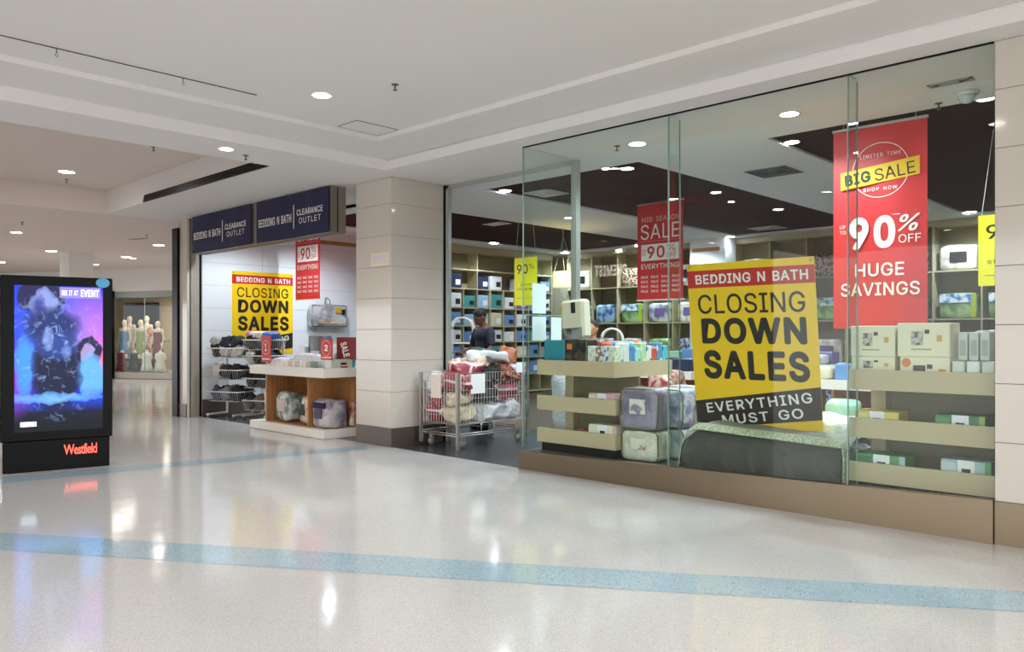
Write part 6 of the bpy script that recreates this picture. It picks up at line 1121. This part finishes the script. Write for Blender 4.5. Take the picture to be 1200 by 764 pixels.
clear_bag('darker grey bag behind in the left cubby', tx0+1.12, ty0+.36, .146, (.26,.2,.42), two('dark_bedding', '2c3230', '7d857d', 'noise', 8, .3, .9, .8), None, 0, 2)
clear_bag('peach wrapped pack beside the cubby divider', tx0+1.45, ty0+.2, .146, (.2,.22,.42), two('peach_pack', 'b98f78', 'd8c0ac', 'noise', 6, .4, .7, .4), K_, 0, 3)
clear_bag('large zipped purple and white quilt pack at cubby corner', tx1-.25, ty0+.27, .131, (.40,.40,.42), two('purple_grey_bedding', '6d5f7c', 'b9b4b0', 'noise', 4, .35, .9, .6), pm('insert_dark_purple', '4a3f55', .5), 0, 4)
B(-.13, .17, -.215, -.19, .30, .38).build('navy_header', NV, bpy.data.objects['wrapped_bedding.003'])
clear_bag('red labelled slim pack near the pillar in the cubby', tx1-.1, ty0+.66, .131, (.12,.3,.38), two('red_cream_pack', '9b3b34', 'c9b9a4', 'noise', 5, .4, .7, .3), None, 0, 5)
clear_bag('floral pillow pack leaning at the table left end', tx0+.30, ty0+.3, .131, (.14,.36,.6), two('floral_pack', '8d7a5e', 'c9b59b', 'voronoi', 16, .4, .7, .4), None, 0, 6)
tz0 = .94
# number cards
def card(lb, x, y, z, num, w2=.30, h2=.38, rz=0):
    t = thing('number_card', lb, 'sign', (x, y, z), rz)
    B(0, w2, 0, .012, 0, h2).build('board', R_, t); ring(t, w2/2, h2*.56, w2*.38, .012, -.002, pm('gold_print', 'd9a488', .5), 'circle_print'); tx(t, num, w2*.5-(.028 if num == '1' else .045), w2*.5+(.02 if num == '1' else .045), h2*.42, h2*.72, -.003, W_, .03)
    B(w2*.08, w2*.92, -.001, 0, h2*.10, h2*.14).build('white_line', W_, t)
    B(w2*.45, w2*.55, .012, .02, -.19 if num == '2' else -.12, h2*.5).build('holder', M_fr, t)
card('red card numbered one standing on the timber table', tx0+.19, ty0+.10, tz0+.12, '1', .29, .42)
card('red card numbered two standing on the timber table', tx1-.30, ty0+.14, tz0+.19, '2', .29, .31)
t = thing('sale_card', 'dark red slanted sale card beside number two card', 'sign', (tx1-.22, ty0+.36, tz0+.19), .6); B(0, .3, 0, .01, 0, .33).build('board', pm('dark_red_card', '7a1c22', .5), t); B(.1, .13, .01, .02, -.19, .2).build('holder', M_fr, t); tx(t, 'SALE', .02, .24, .1, .2, -.003, W_, .03, rot=-1.3)
for i in range(8):
    cn = ['d9cdb8', 'dcd6cc', 'c9a892', 'd8c9b0', 'b9a9b0', 'd6cfc4', 'd9c7b0', '8a9a8c'][i]
    o = MB().rbox(-.045, .045, -.07, .07, 0, .165, .008).build('sheet_pack', pm('tpack_'+cn, cn, .35, .05, coat=.3), loc=(tx0+.90+.106*i, ty0+.13, tz0)); tag(o, 'small pale sheet pack at front of timber table, %s from left' % ORD[i], 'package', 'small sheet packs on the timber table')
o = MB().rbox(-.19, .19, -.08, .08, 0, .2, .01).build('mattress_protector_pack', pm('green_white_pack', 'bfc4b8', .35, coat=.4), loc=(tx1-.12, ty0+.33, tz0), rz=PI/2); tag(o, 'pale pack with red label under number two card', 'package'); B(-.02, .1, -.083, -.08, .05, .1).build('red_label', R_, o); B(-.02, .08, -.083, -.08, .12, .15).build('black_label', LBK, o)
bk = [((tx0+.28, ty0+.42), (.4,.3,.18), M_red2, 'red printed bundle at left end of timber table'), ((tx0+.66, ty0+.18), (.3,.22,.2), two('lilac_white', 'c9b9cf', 'e3e0e0', 'noise', 8, .4, .4, .3), 'lilac and white scrunched cloth by number one card'),
      ((tx0+1.25, ty0+.36), (.9,.22,.27), M_wsk, 'white rolled wrap lying behind the small packs'), ((tx1-.36, ty0+.6), (.3,.25,.3), TEAL, 'teal pack behind number two card')]
for i, ((x, y), s_, mt, lb) in enumerate(bk):
    o = MB().puff(0, 0, s_[2]/2, *s_, e=.5, wr=.02, seed=i+50).build('linen_bundle', mt, loc=(x, y, tz0)); tag(o, lb, 'bundle')
o = MB().rbox(-.26, .26, -.05, .05, 0, .54, .008).build('curtain_box', two('navy_teal_print', '12161f', '1f6f86', 'noise', 2.2, .35, .4, lo=.52, hi=.56), loc=(tx0+.98, ty0+.68, tz0)); tag(o, 'navy and teal upright box at back of timber table', 'box'); B(-.2, .06, -.053, -.05, .15, .3).build('white_panel', LWH, o)
o = MB().rbox(-.22, .22, -.05, .05, 0, .40, .02).build('pillow_box', cols['white'], loc=(tx0+1.52, ty0+.66, tz0)); tag(o, 'white upright pillow pack right of the navy teal box', 'package'); B(.1, .13, -.053, -.05, .28, .32).build('seal', BR, o)
o = MB().rbox(-.1, .1, -.05, .05, 0, .38, .02).build('pillow_box', PKW, loc=(tx0+.6, ty0+.62, tz0)); tag(o, 'pale striped upright pack left of the navy teal box', 'package')
# wire basket racks at the white wall
def basket_rack(lb, loc, rz, levels, w_=.62, d_=.42):
    t = thing('basket_rack', lb, 'rack', loc, rz)
    for a_ in (-1, 1): MB().box(a_*(w_/2-.06)-.014, a_*(w_/2-.06)+.014, d_/2-.03, d_/2, .06, levels[-1]+.02).build('post', M_wmetal, t)
    for a_ in (-1, 1):
        MB().box(a_*(w_/2-.06)-.014, a_*(w_/2-.06)+.014, -d_/2-.05, d_/2, .05, .08).build('foot', M_wmetal, t); MB().cyl((a_*(w_/2-.06)-.015, -d_/2-.02, .03), (a_*(w_/2-.06)+.015, -d_/2-.02, .03), .026, 10).build('castor', M_steeld, t)
    for z in levels:
        bk_ = MB(); h_ = .17
        bk_.tube([(-w_/2,-d_/2,z),(w_/2,-d_/2,z),(w_/2,d_/2,z),(-w_/2,d_/2,z)], .012, 6, closed=True)
        for k in range(15):
            x = -w_/2+.02+(w_-.04)*k/14; bk_.tube([(x,-d_/2,z),(x*.92,-d_/2+.05,z-h_),(x*.92,d_/2-.03,z-h_),(x,d_/2,z)], .0025, 4)
        for k in range(9):
            y = -d_/2+.02+(d_-.04)*k/8; bk_.tube([(-w_/2,y,z),(-w_/2*.92,y,z-h_),(w_/2*.92,y,z-h_),(w_/2,y,z)], .0025, 4)
        bk_.build('wire_basket', M_wmetal, t)
    return t
rk = at(271, y=6.85); rz_ = .35
lv = [.47, .86, 1.25]
cl = [('charcoal', '2a2a2e'), ('mid grey', '77777a'), ('slate blue', '434a5c'), ('pale grey', 'a9a8a6'), ('black', '151517'), ('taupe', '6d6259'), ('off white', 'c9c4bc'), ('dark navy', '1d2233'), ('jet', '101012')]
def fill(lc, rz, levels, where, w_=.5, d_=.34, seed=0, topn=9):
    rnd = random.Random(seed); Mz = Matrix.Translation(lc) @ Matrix.Rotation(rz, 4, 'Z')
    for li, z in enumerate(levels):
        nn = topn if li == len(levels)-1 else 6
        for k in range(nn):
            cn, c_ = cl[rnd.randrange(len(cl))]; u, v = (k % 3-1)*w_/3, ((k//3) % 2-.5)*d_/2; lay = .11*(k//6)
            p = Mz @ Vector((u, v, z-.13+lay+.004)); o = MB().puff(0, 0, .1, w_/3*1.1, d_/2*1.0, .24, e=.7, nu=20, nv=12, wr=.06, ws=11, seed=k+li*10, flat=False).build('folded_garment', pm('cloth_'+cn.replace(' ', '_'), c_, .8, .15, 12, bump=.4), loc=p, rz=rz+rnd.uniform(-.3, .3))
            tag(o, '%s folded cloth in %s, %s basket from floor, %s item' % (cn, where, ORD[li], ORD[k]), 'cloth', 'folded cloths in the wire baskets')
basket_rack('white three tier wire basket rack against the white wall', (rk.x, rk.y, .004), rz_, lv, .72, .46); fill((rk.x, rk.y, .004), rz_, lv, 'the front wire rack', .64, .40, 1)
rk2 = at(310, y=7.15)
lv2 = [.33, .72, 1.12, 1.40]
basket_rack('white wire basket rack between front rack and timber table', (rk2.x, rk2.y, .004), rz_, lv2, .6, .46); fill((rk2.x, rk2.y, .004), rz_, lv2, 'the rear wire rack', .54, .40, 2, topn=6)
for i, (px, py_, s_, mt, lb) in enumerate(((307, 392, (.5,.3,.14), two('white_yellow_pack', 'dcdcd8', 'd9c25a', 'noise', 5, .4, .4, .2, lo=.6, hi=.64), 'white and yellow pack on top of the rear wire rack'), (318, 399, (.3,.24,.12), pm('bright_blue_pack', '2f55a8', .4, coat=.4), 'bright blue pack on the rear wire rack'), (296, 396, (.2,.2,.14), pm('pink_pack', 'c9708a', .4, coat=.4), 'pink pack on top of the rear wire rack'))):
    p = at(px, py_, y=7.1-.02*i); o = MB().puff(0, 0, s_[2]/2, *s_, e=.45, wr=.02, seed=i).build('soft_pack', mt, loc=(p.x, p.y, 1.42+.0*i)); tag(o, lb, 'package')
# bag on the wall
hb = thing('wall_hung_quilt_bag', 'silver grey quilt bag hanging on the white tiled wall', 'quilt bag', (XL+.11, at(382, x=XL+.05).y, 1.64), PI/2)
MB().puff(0, 0, .24, .86, .18, .48, e=.28, nu=40, nv=22, wr=.02, ws=7, seed=3).build('body', two('silver_bedding', '8b8f94', 'c6c9cc', 'noise', 3, .35, .9, .5), hb)
MB().tube([(-.41,-.08,.03),(-.41,-.08,.45),(.41,-.08,.45),(.41,-.08,.03)], .01, 6, closed=True).build('piping', LBK, hb)
MB().tube([(-.07,0,.47),(-.05,0,.56),(0,0,.62),(.05,0,.56),(.07,0,.47)], .008, 6).build('handle', LBK, hb)
B(.13, .27, -.11, -.095, .3, .42).build('yellow_label', GO, hb); B(.28, .36, -.11, -.095, .27, .38).build('black_label', LBK, hb); B(-.28, .36, -.112, -.095, .08, .17).build('fabric_window', two('tan_fold', '9a7f6a', 'c2b8ac', 'noise', 5, .5), hb)
MB().cyl((0,.02,.61), (0,.1,.61), .01, 6).build('hook', M_fr, hb)
